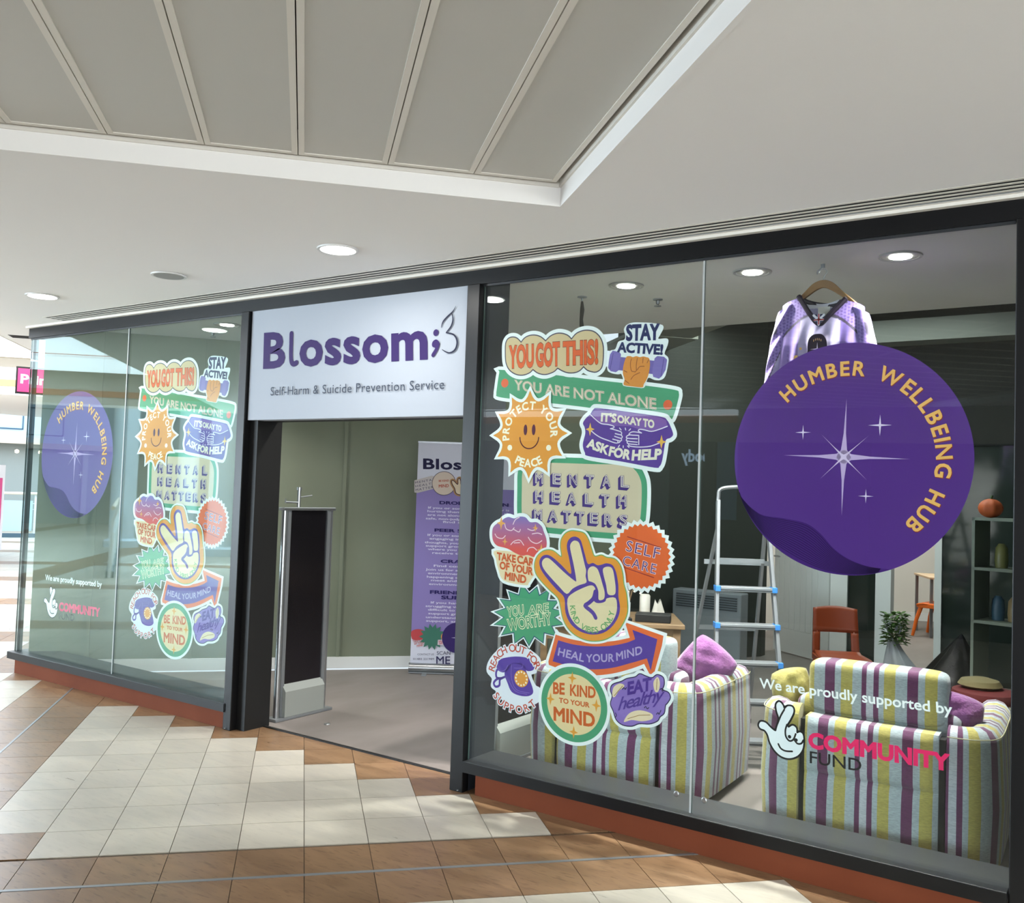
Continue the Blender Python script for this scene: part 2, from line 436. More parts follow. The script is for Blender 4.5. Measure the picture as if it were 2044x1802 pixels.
def tile_poly(i, j):
    g = .0016; d = [gpt(i, j)+A*g+B*g]
    w_, h_ = TA-2*g, TB-2*g
    p = [d[0], d[0]+A*w_, d[0]+A*w_+B*h_, d[0]+B*h_]
    return p
def clip(poly, fn):
    out = []
    for k in range(len(poly)):
        a, b = poly[k], poly[(k+1) % len(poly)]; fa, fb = fn(a), fn(b)
        if fa >= 0: out.append(a)
        if (fa >= 0) != (fb >= 0): out.append(a+(b-a)*(fa/(fa-fb)))
    return out
def proj(P):
    d = P-CAM; z = d.dot(fw)
    if z < .2: return None
    return (1022+FPX*d.dot(rt)/z, 901-FPX*d.dot(up_)/z, z)
cells = []
for i in range(-110, 34):
    for j in range(-60, 120):
        c = gpt(i, j)+A*TA/2+B*TB/2
        if not (-45 < c.x < 13 and -29 < c.y < 25): continue
        if inside_shop(c.x, c.y) and inside_shop(c.x-.1, c.y-.2): continue
        if c.y > .3 and c.x > -7.2: continue
        poly = tile_poly(i, j)
        if c.x > -7.6: poly = clip(poly, lambda p: .195-p.y)
        if len(poly) < 3: continue
        q = proj(c); vis = 9e9
        if q and -90 < q[0] < 2100 and 900 < q[1] < 1880 and not (q[0] > 120 and c.y > .3): vis = q[2]
        cells.append((vis, i, j, poly, len(poly) == 4 and poly == tile_poly(i, j)))
cells.sort(key=lambda c: c[0])
_tm = {}
def tile_mesh(mt):
    if mt.name not in _tm:
        g = .0016; w_, h_ = TA-2*g, TB-2*g
        mb = MB().prism([(0, 0), (w_, 0), (w_, h_), (0, h_)], -.008, 0); me = bpy.data.meshes.new('tile'); me.from_pydata(mb.v, [], mb.f); me.materials.append(mt); _tm[mt.name] = me
    return _tm[mt.name]
far = MB()
for n, (vis, i, j, poly, full) in enumerate(cells):
    mt = M_tw if white(i, j) else M_tb
    if n < 300 and vis < 1e9:
        if full:
            o = bpy.data.objects.new('tile', tile_mesh(mt)); COL.objects.link(o); p = poly[0]; o.location = p; o.rotation_euler[2] = ANG; o.parent = floor
        else:
            MB().prism([(p.x, p.y) for p in poly], -.008, 0).build('tile', mt, floor)
    else:
        far.cm = 0 if white(i, j) else 1
        far.add([(p.x, p.y, 0) for p in poly], [tuple(range(len(poly)))])
far.build('tile', [M_tw, M_tb], floor, kind='stuff')
# metal movement joints let into the floor
for nm, a, b in (('movement_joint', gpt(-40, 0)-B*.01, gpt(14, 0)-B*.01), ('movement_joint', gpt(-6, -30)-A*.006, gpt(-6, 12.3)-A*.006)):
    pass
jb = gpt(0, -1)+B*(TB)
c0 = Vector((GX, GY, 0))
a = c0+B*(-TB-.01)-A*12; b = c0+B*(-TB-.01)+A*(7.2*TA)
MB().bar(a+Vector((0, 0, -.004)), b+Vector((0, 0, -.004)), .018, .011).build('floor_joint', M_alud, floor)
a = c0+A*(-6*TA-.006)-B*9; b = c0+A*(-6*TA-.006)+B*(11.0*TB)
MB().bar(a+Vector((0, 0, -.004)), b+Vector((0, 0, -.004)), .014, .011).build('floor_joint', M_alud, floor)
# ================================================================== SHOP INTERIOR SHELL
carpet = MB().prism([(-7.3, .2), (-.3, .2), (-.3, 10.6), (-3.9, 10.6), (-4.6, 5.4), (-5.2, 2.6)], -.05, -.001).build('floor_2', M_carpet); struct(carpet)
def wallslab(name, p, q, z0, z1, t, m, side=1):
    p = Vector(p); q = Vector(q); d = (q-p).normalized(); n = Vector((-d.y, d.x, 0))*t*side
    poly = [p, q, q+n, p+n]
    return MB().prism([(v.x, v.y) for v in poly], z0, z1).build(name, m)
WE = WL0+WLD*5.1
wl = struct(wallslab('wall_left', WL0+Vector((0.02, 0.06, 0)), WE, 0, 2.8, .12, M_green))
M_dgreen = mat('shaded_green_wall', (44, 48, 42), .7)  # sage wall darkened; shade of the deep interior is put into this colour
for k, d in enumerate((.5, 1.3, 2.52, 3.9)):   # wall panel joint covers
    p = WL0+WLD*d
    MB().bar(p-WLN*.004+Vector((0, 0, .1)), p-WLN*.004+Vector((0, 0, 2.79)), .03, .012, up=WLN).build('cover_strip', M_green, wl)
bb = struct(wallslab('baseboard_left', WL0+WLD*.1-WLN*.0, WE, 0, .1, .014, M_white, -1))
wb = struct(wallslab('wall_back', WE, (-3.3, 5.35, 0), 0, 3.5, .12, M_dgreen))
struct(wallslab('wall_back_2', (-3.62, 5.35, 0), (-3.30, 5.35, 0), 0, 3.5, .12, M_dgreen))
struct(wallslab('trim_1', (-2.62, 5.35, 0), (-2.46, 5.35, 0), 0, 2.15, .14, M_white))
struct(wallslab('trim_2', (-2.20, 5.35, 0), (-2.06, 5.35, 0), 0, 2.15, .14, M_white))
struct(wallslab('trim_3', (-1.68, 5.35, 0), (-1.62, 5.35, 0), 0, 2.15, .14, M_white))
struct(MB().box(-4.0, -.3, 5.35, 5.48, 2.15, 3.5).build('wall_back_3', M_dark))  # near-black colour carries the shade of the upper void
struct(MB().box(-2.46, -2.20, 5.38, 5.44, 0, 2.15).build('window_4', mat('dark_glass', (30, 40, 36), .08, spec=.6)))
M_smoke = mat('green_smoked_glass', (38, 46, 42), .06, spec=.6)
gp = struct(MB().box(-1.62, -.42, 5.38, 5.42, 0, 2.15).build('window_5', M_smoke))
struct(MB().box(-.36, -.30, .27, 10.6, 0, 3.5).build('wall_right', M_dgreen))
# far room seen through the open doorway
M_fw = mat('far_room_wall', (218, 214, 206), .8)
struct(wallslab('wall_far', (-4.2, 9.2, 0), (-.36, 10.9, 0), 0, 2.8, .1, M_fw))
struct(wallslab('baseboard_far', (-4.2, 9.18, 0), (-.36, 10.88, 0), 0, .11, .02, M_white, -1))
struct(wallslab('wall_far_left', (-3.62, 5.48, 0), (-4.2, 9.2, 0), 0, 2.8, .1, M_fw))
struct(MB().box(-4.3, -.36, 5.5, 10.9, 2.75, 2.8).build('ceiling_4', M_ceil2))
area('far_room_light', (-2.2, 7.8, 2.7), 1.6, 1.6, 75, (1, .98, .93))
# soffit behind the shopfront
struct(MB().box(-7.6, -.3, .0, 2.15, 2.8, 2.9).build('ceiling_2', M_ceil2))
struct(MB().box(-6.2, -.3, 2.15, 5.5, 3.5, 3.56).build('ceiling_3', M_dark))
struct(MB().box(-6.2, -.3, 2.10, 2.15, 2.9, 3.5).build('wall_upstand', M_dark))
duct = tag(MB().box(-2.6, -.4, -.14, .14, -.10, .10).build('ventilation_duct', mat('duct_grey', (98, 102, 96), .7), loc=(0, 5.0, 3.16)), 'long pale grey ventilation duct under the black open ceiling', 'duct'); duct.rotation_euler[2] = .0
for k, (x, y) in enumerate(((-4.0, 3.95), (-3.3, 3.2))):
    r = thing('ceiling_raft', ('pale suspended ceiling raft hanging furthest left in the dark ceiling void', 'pale suspended ceiling raft hanging nearer the glass joint in the dark void')[k], 'ceiling panel', (x, y, 3.02), ANG)
    MB().box(-.32, .32, -.5, .5, 0, .03).build('raft_panel', mat('raft', (120, 122, 112), .8), r)
    for sx in (-.28, .28):
        for sy in (-.45, .45): MB().tube([(sx, sy, .03), (sx, sy, .48)], .004, 6).build('hanger_wire', M_alud, r)
# ================================================================== MALL CEILING
corner = Vector((-2.073, -.714, 0)); Z0, Z1 = 2.8, 2.89
q0 = corner; q1 = corner-A*7.2; q2 = q1-B*5.3; q3 = corner-B*5.3      # coffer over the camera
s0 = Vector((-7.78, -.41, 0)); s1 = s0-A*8; s2 = s1+B*7.5; s3 = s0+B*7.5   # roof-light well on the left
def ceil_mesh(zt, outer, holes):
    loops = [[Vector((x, y, 0)) for x, y in outer]]+[[Vector((p.x, p.y, 0)) for p in h] for h in holes]
    pts = [p for l in loops for p in l]; tr = tessellate_polygon(loops)
    return [(p.x, p.y, zt) for p in pts], [tuple(t) for t in tr]
v_, f_ = ceil_mesh(Z0, [(-8.4, -16.6), (9, -16.6), (9, -.2155), (-7.03, -.2155), (-7.03, .0), (-7.6, .0), (-7.78, .1), (-9.4, 9.5), (-19.5, 9.5), (-19.5, -.9), (-13.5, -7.0)], [[q0, q3, q2, q1], [s0, s3, s2, s1]])
o_ = len(v_); v_ += [(-7.03, -.045, Z0), (9, -.045, Z0), (9, 0, Z0), (-7.03, 0, Z0)]; f_.append((o_, o_+1, o_+2, o_+3))
cm = MB(); cm.add(v_, f_); cm.add([(x, y, z+.3) for x, y, z in v_], f_)
ceil = cm.build('ceiling', M_ceil); struct(ceil)
def fascia(name, p, q, z0, z1, m, t=.02, par=ceil):
    d = (q-p).normalized(); n = Vector((d.y, -d.x, 0))*t
    return MB().prism([(v.x, v.y) for v in (p, q, q+n, p+n)], z0, z1).build(name, m, par)
for p, q in ((q1, q0), (q0, q3), (q3, q2), (q2, q1)):
    c = (q0+q1+q2+q3)/4; n = Vector(((q-p).y, -(q-p).x, 0)).normalized()
    if (c-p).dot(n) > 0: p, q = q, p
    fascia('coffer_side', p, q, Z0-.001, 3.0, M_ceil)
    fascia('coffer_rim', p+(c-p).normalized()*.012, q+(c-q).normalized()*.012, Z1-.012, Z1+.03, M_cream, .03)
# metal ceiling trays, each with a raised border
PW = .3515
def P2(a_, b_): return corner-A*a_-B*b_
ml = MB
nrow = 20
for k in range(nrow):
    for r_ in range(2):
        a0, a1 = .028+k*PW, .028+(k+1)*PW-.004
        b0, b1 = .028+r_*2.6, .028+(r_+1)*2.6-.004
        p = MB(); W_, L_ = a1-a0, b1-b0
        def BX(x0, x1, y0, y1, z0, z1):
            vs = [P2(a0+x, b0+y)+Vector((0, 0, z)) for x in (x0, x1) for y in (y0, y1) for z in (z0, z1)]
            p.add(vs, [(0, 1, 3, 2), (4, 6, 7, 5), (0, 4, 5, 1), (2, 3, 7, 6), (0, 2, 6, 4), (1, 5, 7, 3)])
        p.cm = 0; BX(.022, W_-.022, .022, L_-.022, Z1+.004, Z1+.02)
        p.cm = 1; BX(0, .022, 0, L_, Z1, Z1+.02); BX(W_-.022, W_, 0, L_, Z1, Z1+.02); BX(.022, W_-.022, 0, .022, Z1, Z1+.02); BX(.022, W_-.022, L_-.022, L_, Z1, Z1+.02)
        p.build('panel', [M_metalpan, M_cream], ceil)
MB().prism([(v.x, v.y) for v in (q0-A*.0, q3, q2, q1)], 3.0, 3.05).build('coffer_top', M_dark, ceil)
# roof-light well
M_lum = mat('backlit_rooflight', (255, 255, 255), .5, emit=(226, 240, 255), estr=3.2)
M_orange = mat('orange_brown_trim', (196, 128, 82), .6)
for p, q in ((s1, s0), (s0, s3), (s3, s2), (s2, s1)):
    c = (s0+s1+s2+s3)/4; n = Vector(((q-p).y, -(q-p).x, 0)).normalized()
    if (c-p).dot(n) > 0: p, q = q, p
    fascia('well_side', p, q, Z0-.001, 3.36, mat('well_paint', (205, 200, 190), .8))
    fascia('well_trim', p+(c-p).normalized()*.03, q+(c-q).normalized()*.03, 2.93, 3.03, M_orange, .05)
well = MB().prism([(v.x, v.y) for v in (s0, s3, s2, s1)], 3.36, 3.4).build('well_top', mat('well_grey', (176, 172, 160), .8), ceil)
for i in range(3):
    for j in range(2):
        o_ = s0-A*(1.1+i*2.3)+B*(.9+j*3.2)
        poly = [o_, o_-A*1.9, o_-A*1.9+B*2.7, o_+B*2.7]
        MB().prism([(v.x, v.y) for v in poly], 3.3, 3.34).build('rooflight_pane', M_lum, ceil)
        MB().prism([(v.x, v.y) for v in [o_+A*.06-B*.06, o_-A*1.96-B*.06, o_-A*1.96+B*2.76, o_+A*.06+B*2.76]], 3.345, 3.36).build('rooflight_frame', M_orange, ceil)
# linear slot diffuser above the shopfront
df = thing('slot_diffuser', 'long white four-slot air diffuser in the ceiling above the shopfront', 'air vent', (-3.5, -.13, 2.8))
MB().box(-3.53, 12.5, -.084, .084, .012, .05).build('plenum', M_blackm, df)
for k in range(5):
    y = -.0855+k*.042
    MB().box(-3.53, 12.5, y, y+.0185 if k < 4 else y+.010, -.002, -.0005).build('slat', M_cream, df)
df2 = thing('slot_diffuser', 'short slot air diffuser round the far left corner of the shopfront', 'air vent', (-8.2, .25, 2.8), math.atan2(WLD.y, WLD.x))
for k in range(4):
    MB().box(-.1, 6.5, -.05+k*.045, -.034+k*.045, -.004, 0).build('slat', M_blackm, df2)
# outer walls / far ends of the mall behind the camera
M_blue = mat('pale_blue_bulkhead', (186, 206, 222), .7)
M_shopd = mat('dark_shop_interior', (34, 38, 36), .7)
# ================================================================== SHOPFRONT
def fb(name, x0, x1, y0, y1, z0, z1, m, label=None, cat=None, bevel=0, par=None):
    cx_, cy_ = (x0+x1)/2, (y0+y1)/2
    o = MB().box(x0-cx_, x1-cx_, y0-cy_, y1-cy_, 0, z1-z0).build(name, m, par, bevel=bevel, loc=(cx_, cy_, z0) if par is None else (cx_, cy_, z0))
    return o
sf = thing('shopfront_frame', 'black metal shopfront frame with header, posts, sills and brown plinths', 'shopfront', (-3.5, 0, 0))
def S(name, x0, x1, y0, y1, z0, z1, m, bevel=.002): return MB().box(x0+3.5, x1+3.5, y0, y1, z0, z1).build(name, m, sf, bevel=bevel)
S('header', -7.615, -.30, 0, .035, 2.706, 2.79, M_black)
S('header_soffit', -7.55, -.30, .035, .26, 2.765, 2.79, M_blackm)
S('header_channel', -7.6, -4.95, .012, .018, 2.694, 2.706, M_dgrey, 0)
S('header_channel', -3.0, -.45, .012, .018, 2.694, 2.706, M_dgrey, 0)
S('header_trim', -7.615, 9, -.03, .0, 2.785, 2.80, M_cream, 0)
for nm, x0, x1 in (('sill', -7.62, -4.93), ('sill', -3.0, -.45)):
    S(nm, x0, x1, -.025, .262, .118, .167, M_dgrey, .003)
    S('sill_nosing', x0, x1, -.03, -.0252, .112, .165, M_black, 0)
    S('plinth', x0+.07, x1, 0, .25, 0, .118, M_rust, 0)
S('post', -4.945, -4.87, -.02, .035, 0, 2.706, M_black, .004)
S('door_return', -4.945, -4.80, .035, .24, 0, 2.765, M_blackm, 0)
S('post', -3.085, -3.0, -.02, .035, 0, 2.706, M_black, .004)
M_dret = mat('dark_metal_return', (40, 44, 50), .5, 0, .3)
S('door_return', -3.07, -3.0, .035, .26, 0, 2.765, M_dret, 0)
S('post', -.445, -.36, -.02, .035, 0, 2.706, M_black, .004)
S('end_cladding', -.36, 1.2, -.02, .3, 0, 2.79, M_blackm, 0)
S('corner_strip', -7.575, -7.562, .02, .06, .167, 2.7, M_dgrey, 0)
S('threshold', -4.80, -3.07, .19, .215, -.02, .006, M_blackm, 0)
# the return of the shop window on the far left corner
S('corner_post', -7.47, -7.43, .16, .2, .167, 2.7, mat('corner_black', (12, 16, 18), .3), 0)
for k, (x, y) in enumerate(((-3.02, -.01), (-4.91, -.01))):
    MB().lathe([(.004, 0), (.006, .002), (.004, .006)], (0, 0, 0), 8).build('foot_pin', M_alu, sf, loc=(x+3.5, y-.02, .01))
# panes: each butt-jointed sheet of glass
PG = [(-7.60, -6.249), (-6.245, -4.946), (-2.999, -1.735), (-1.731, -.446)]
for n, (x0, x1) in enumerate(PG):
    o = MB().box(x0, x1, .018, .029, .165, 2.71).build('window_%d' % n, M_glassl if n < 2 else M_glass); struct(o)
    o.name = 'window_%d' % (n+6)
    MB().box(x0, x0+.0025, .0181, .0289, .167, 2.705).build('glass_edge', M_edge, o)
    if n in (0, 1, 2): MB().box(x1-.0025, x1, .0181, .0289, .167, 2.705).build('glass_edge', M_edge, o)
for x in (-6.247, -1.733):
    MB().box(x-.0045+3.5, x+.0045+3.5, .0165, .0182, .167, 2.705).build('silicone_joint', mat('silicone', (170, 174, 174), .4), sf)
for x in (-1.80, -1.665):
    MB().lathe([(.002, 0), (.013, 0), (.013, .004), (.009, .006), (.003, .006)], n=16).build('glass_fixing', M_alu, sf, loc=(x+3.5, .016, .24)).rotation_euler[0] = PI/2
# ---- lit sign over the doorway
Psign = Plane((-3.98, .0, 0), (1, 0, 0))
M_sign = mat('sign_face', (170, 176, 186), .8, spec=.15)
sg = thing('fascia_sign', 'white fascia sign over the doorway with purple lettering and seedling mark', 'sign', (-3.98, .0, 1.995))
MB().box(-.885, .897, .002, .09, 0, .745).build('sign_box', M_sign, sg, bevel=.003)
MB().box(-.89, .90, .09, .2, 0, .745).build('sign_back', M_blackm, sg)
V = Psign.view(480, 540, 4.088)
ar = Art('sign_art', '', '', Psign, (0, 1.995), 0.0, parent=sg, step=.0006)
ar.off = Vector((0, 0, 0)) ; ar.c = (0, 1.995)
PUR = (50, 28, 90)
ar.text('letter', PUR, [('B', V(195, 790), V(352, 783), V(203, 520))], off=.032); ar.text('letter', PUR, [('ossom', V(493, 772), V(1515, 712), V(493, 490))], off=.032, spacing=1.06, split=True)
ar.strokes('letter', PUR, [cr([V(417, 515), V(415, 600), V(413, 690), V(418, 745), V(436, 762), V(458, 752)], False)], .034)
ar.fill('letter', PUR, circ(V(1597, 507), .019, 28))
ar.fill('letter', PUR, cr([V(1565, 600), V(1575, 575), V(1600, 562), V(1622, 580), V(1627, 610), V(1610, 655), V(1578, 705), V(1560, 690), V(1582, 650), V(1590, 632), V(1570, 622)]))
leafc = (26, 28, 54)
def taper(pts, w0, w1, w2):
    pts = cr(pts, False, 8); n = len(pts); L = []; R = []
    for i, p in enumerate(pts):
        a = Vector(pts[max(0, i-1)]); b = Vector(pts[min(n-1, i+1)]); d = (b-a).normalized(); q = Vector((-d.y, d.x)); t = i/(n-1)
        wd = (w0*(1-t)*(1-t)+2*w1*t*(1-t)+w2*t*t)/2; L.append(tuple(Vector(p)+q*wd)); R.append(tuple(Vector(p)-q*wd))
    return L+R[::-1]
ar.fill('seedling_mark', leafc, taper([V(1762, 288), V(1735, 335), V(1690, 378), V(1655, 420), V(1642, 468)], .001, .016, .003))
ar.fill('seedling_mark', leafc, taper([V(1728, 345), V(1737, 400), V(1722, 455), V(1682, 507)], .003, .014, .006))
ar.fill('seedling_mark', leafc, taper([V(1680, 507), V(1745, 525), V(1772, 580), V(1755, 645), V(1705, 672), V(1648, 645)], .006, .017, .003))
ar.text('small_lettering', (56, 62, 78), [('Self-Harm & Suicide Prevention Service', V(250, 1020), V(1668, 966), V(252, 952))], off=-.002, spacing=1.05)
# ================================================================== WINDOW GRAPHICS
Pg = Plane((-1.7, .0395, 0), (1, 0, 0))
V1 = Pg.view(940, 540, 4.088); V2 = Pg.view(960, 900, 4.4435); V3 = Pg.view(920, 1200, 3.917)
VD = Pg.view(1380, 560, 3.003); V6 = Pg.view(1400, 1280, 3.174); VS = Pg.view(1080, 640, 5.11)
WH = (232, 236, 238); CRM = (222, 200, 162); TAN = (208, 186, 146); ORG = (222, 98, 42); DOR = (196, 82, 34); PRP = (88, 60, 150); GRN = (74, 150, 112); NAVY = (30, 38, 92); GOLD = (222, 156, 62); DKO = (70, 62, 84)
LV = .0024
stk = []
def st(name, what, centre, lvl): 
    a = Art(name, what+' on the right-hand window', 'sticker', Pg, centre, lvl*LV, group='window stickers with slogans'); stk.append((a, what)); return a
# -- YOU ARE NOT ALONE
a = st('banner_sticker', 'long green YOU ARE NOT ALONE strip sticker with two red dots', V1(950, 1010), 0)
lp = [V1(*p) for p in cr([(232, 830), (250, 810), (600, 842), (1000, 890), (1400, 935), (1660, 972), (1697, 1000), (1690, 1060), (1652, 1190), (1620, 1214), (1500, 1195), (900, 1110), (400, 1055), (225, 1030), (208, 1005), (212, 960)], True, 5)]
a.fill('backing', WH, lp, .018); a.fill('print', GRN, lp)
for c in ((277, 918), (1607, 1095)): a.fill('red_dot', (222, 96, 56), circ(V1(*c), .0235, 28))
it = [('YOU ARE NOT ALONE', V1(358, 970), V1(1510, 1130), V1(358, 893))]
a.text('lettering', (236, 224, 204), it, off=.034); a.text('lettering_inline', (150, 92, 84), it, off=.010); a.text('lettering_core', (236, 224, 204), it, off=-.02)
# -- MENTAL HEALTH MATTERS
a = st('slogan_sticker', 'large cream MENTAL HEALTH MATTERS sticker with a green rounded border', V2(900, 420), 0)
lp = [V2(*p) for p in cr([(345, 330), (350, 190), (385, 118), (470, 82), (630, 82), (960, 92), (1290, 102), (1380, 150), (1430, 230), (1448, 330), (1440, 560), (1415, 680), (1370, 735), (1280, 755), (960, 735), (560, 697), (440, 685), (370, 640), (345, 560)], True, 6)]
a.fill('backing', WH, lp, .036); a.strokes('border', GRN, [lp], .032, True); a.fill('print', (206, 190, 164), lp, -.0 or 0)
a.strokes('border', GRN, [lp], .026, True)
rows = [('MENTAL', [(478, 282, 192), (634, 290, 200), (780, 296, 206), (928, 302, 212), (1074, 308, 214), (1238, 316, 222)]),
        ('HEALTH', [(478, 440, 352), (626, 448, 360), (768, 458, 368), (920, 466, 378), (1064, 474, 384), (1216, 484, 392)]),
        ('MATTERS', [(468, 602, 516), (602, 610, 524), (724, 618, 530), (842, 628, 538), (964, 636, 548), (1090, 648, 558), (1226, 658, 566)])]
its = []
for word, pos in rows:
    for ch, (x, yb, yt) in zip(word, pos): its.append((ch, V2(x+8, yb), V2(x+74, yb+6), V2(x+8, yt)))
for k in range(4): a.text('letter_shadow', (70, 46, 120), its, off=.045, dx=-.004-.003*k, dy=-.004-.003*k)
a.text('lettering', (64, 44, 110), its, off=.045); a.text('lettering_face', (214, 200, 190), its, off=.028); a.text('lettering_inline', (92, 70, 140), its, off=-.028)
# -- YOU GOT THIS
a = st('cloud_sticker', 'tan cloud-shaped YOU GOT THIS! sticker with orange lettering', V1(680, 670), 1)
lp = [(283, 640), (285, 590), (300, 556), (340, 542), (380, 552), (412, 582)]
segs = [[(283, 700), (283, 620), (290, 580), (310, 552), (345, 542), (380, 552), (412, 584)], [(412, 584), (440, 550), (480, 530), (530, 527), (575, 542), (612, 573)], [(612, 573), (650, 535), (700, 513), (750, 513), (795, 530), (823, 558)],
        [(823, 558), (860, 515), (910, 492), (960, 487), (1010, 500), (1050, 535), (1075, 585), (1084, 650), (1078, 760), (1060, 805), (1025, 828), (985, 825), (950, 812), (922, 785)], [(922, 785), (890, 817), (850, 833), (800, 835), (755, 822), (710, 797)],
        [(710, 797), (680, 825), (630, 845), (590, 848), (545, 835), (508, 808)], [(508, 808), (480, 835), (430, 853), (380, 850), (335, 828), (305, 795), (288, 750), (283, 700)]]
lp = [V1(*p) for sgm in segs for p in cr(sgm, False, 4)[:-1]]
a.fill('backing', WH, lp, .022); a.fill('print', (206, 182, 142), lp); a.strokes('outline', DKO, [lp], .006, True)
it = [('YOU', V1(318, 790), V1(512, 780), V1(318, 622)), ('GOT', V1(535, 778), V1(725, 768), V1(535, 604)), ('THIS!', V1(758, 765), V1(1035, 752), V1(758, 590))]
a.text('lettering_edge', (92, 44, 40), it, off=.058); a.text('lettering', (218, 92, 38), it, off=.042)
# -- STAY ACTIVE
a = st('fist_sticker', 'STAY ACTIVE! sticker of a fist gripping a purple dumbbell', V1(1380, 700), 1)
it = [('STAY', V1(1272, 568), V1(1535, 560), V1(1275, 450)), ('ACTIVE!', V1(1200, 662), V1(1562, 684), V1(1206, 588))]
plates = [[(710, 345), (735, 310), (800, 325), (815, 345), (790, 505), (765, 522), (715, 512), (690, 480), (700, 400)], [(1165, 385), (1190, 365), (1255, 372), (1285, 400), (1270, 500), (1235, 560), (1205, 588), (1150, 570), (1140, 520)]]
plo = [[VS(*p) for p in l] for l in plates]
fist = [VS(*p) for p in cr([(860, 400), (880, 365), (915, 362), (940, 372), (975, 362), (1010, 372), (1045, 365), (1075, 372), (1105, 385), (1115, 440), (1105, 520), (1085, 590), (1050, 650), (1035, 680), (940, 672), (848, 655), (855, 600), (838, 540), (842, 470)], True, 4)]
bar_ = [VS(810, 370), VS(1170, 410), VS(1140, 545), VS(790, 505)]
sil = [(850, 80), (880, 40), (950, 18), (1060, 20), (1120, 22), (1180, 30), (1240, 45), (1250, 80), (1215, 150), (1200, 185), (1280, 180), (1302, 205), (1290, 260), (1262, 335), (1295, 370), (1302, 420), (1272, 560), (1225, 605), (1160, 605), (1100, 582), (1075, 630), (1050, 685), (960, 680), (840, 662), (840, 600), (820, 545), (790, 548), (720, 535), (678, 500), (686, 400), (705, 310), (760, 290), (790, 215), (850, 195), (862, 150), (850, 110)]
a.fill('backing', WH, [VS(*p) for p in cr(sil, True, 3)])
a.fill('dumbbell_bar', (112, 96, 166), bar_)
for l in plo: a.fill('dumbbell_weight', (124, 108, 178), l, .002)
a.strokes('dumbbell_line', (88, 72, 140), [[VS(740, 335), VS(705, 500)], [VS(1255, 390), VS(1225, 575)]], .0035)
a.fill('fist', (216, 138, 60), fist)
a.strokes('finger_line', (150, 84, 40), [[VS(*p) for p in cr(l, False, 4)] for l in ([(925, 390), (915, 440), (925, 510), (955, 520)], [(985, 385), (975, 450), (975, 500)], [(1045, 380), (1040, 430)], [(1100, 400), (1085, 430)], [(850, 510), (880, 525)], [(1055, 465), (1010, 470), (985, 500), (960, 525)], [(1010, 530), (950, 560), (920, 600)], [(860, 610), (900, 640)])], .004)
a.text('lettering', NAVY, it, off=.05)
# -- PROTECT YOUR PEACE
a = st('sun_sticker', 'orange sun sticker reading PROTECT YOUR PEACE round a smiling face', V1(480, 1335), 2)
c = ((V1(185, 1350)[0]+V1(795, 1325)[0])/2, (V1(480, 1005)[1]+V2(435, 215)[1])/2); R_ = (V1(795, 1325)[0]-V1(185, 1350)[0])/2
lp = []
for k in range(12):
    t0 = PI/2+k*PI/6+.02; 
    for s_ in range(7):
        f = s_/7; t = t0+f*PI/6; r = R_*(1-.235*math.sin(PI*f)**.62); lp.append((c[0]+r*math.cos(t), c[1]+r*math.sin(t)*.99))
a.fill('backing', WH, lp, .016); a.fill('print', (222, 148, 58), lp)
a.arc('lettering', (246, 236, 214), 'PROTECT YOUR', c, R_*.56, 192, -6, R_*.17, .035)
a.arc('lettering', (246, 236, 214), 'PEACE', c, R_*.56, 240, 300, R_*.17, .035, inward=True)
a.fill('dot', (246, 236, 214), circ((c[0]-R_*.52, c[1]-R_*.30), R_*.065, 20)); a.d -= a.step; a.fill('dot', (246, 236, 214), circ((c[0]+R_*.52, c[1]-R_*.30), R_*.065, 20))
for sx in (-1, 1): a.fill('eye', (84, 28, 56), circ((c[0]+sx*R_*.11, c[1]+R_*.10), R_*.048, 24, R_*.12)); a.d -= a.step
a.d += a.step
a.strokes('smile', (84, 28, 40), [[(c[0]+R_*.25*math.cos(t), c[1]-R_*.07+R_*.25*math.sin(t)) for t in [PI+PI*i/20 for i in range(21)]]], .006)
# -- IT'S OKAY TO ASK FOR HELP
a = st('hands_sticker', "purple IT'S OKAY TO ASK FOR HELP sticker with two reaching hands", V1(1270, 1360), 1)
lp = [V1(*p) for p in cr([(975, 1172), (1000, 1135), (1045, 1122), (1300, 1155), (1555, 1193), (1602, 1220), (1630, 1270), (1652, 1335), (1630, 1365), (1592, 1385), (1575, 1480), (1560, 1560), (1540, 1598), (1500, 1608), (1230, 1558), (965, 1515), (932, 1485), (915, 1420), (935, 1330), (930, 1280), (916, 1245), (940, 1205)], True, 5)]
a.fill('backing', WH, lp, .02); a.fill('print', (92, 60, 146), lp)
top = [V1(*p) for p in [(985, 1168), (1010, 1140), (1045, 1128), (1300, 1160), (1550, 1200), (1595, 1222), (1605, 1268), (1480, 1310), (1390, 1300), (1300, 1270), (1165, 1268), (1065, 1248)]]
a.fill('light_panel', (128, 92, 166), top)
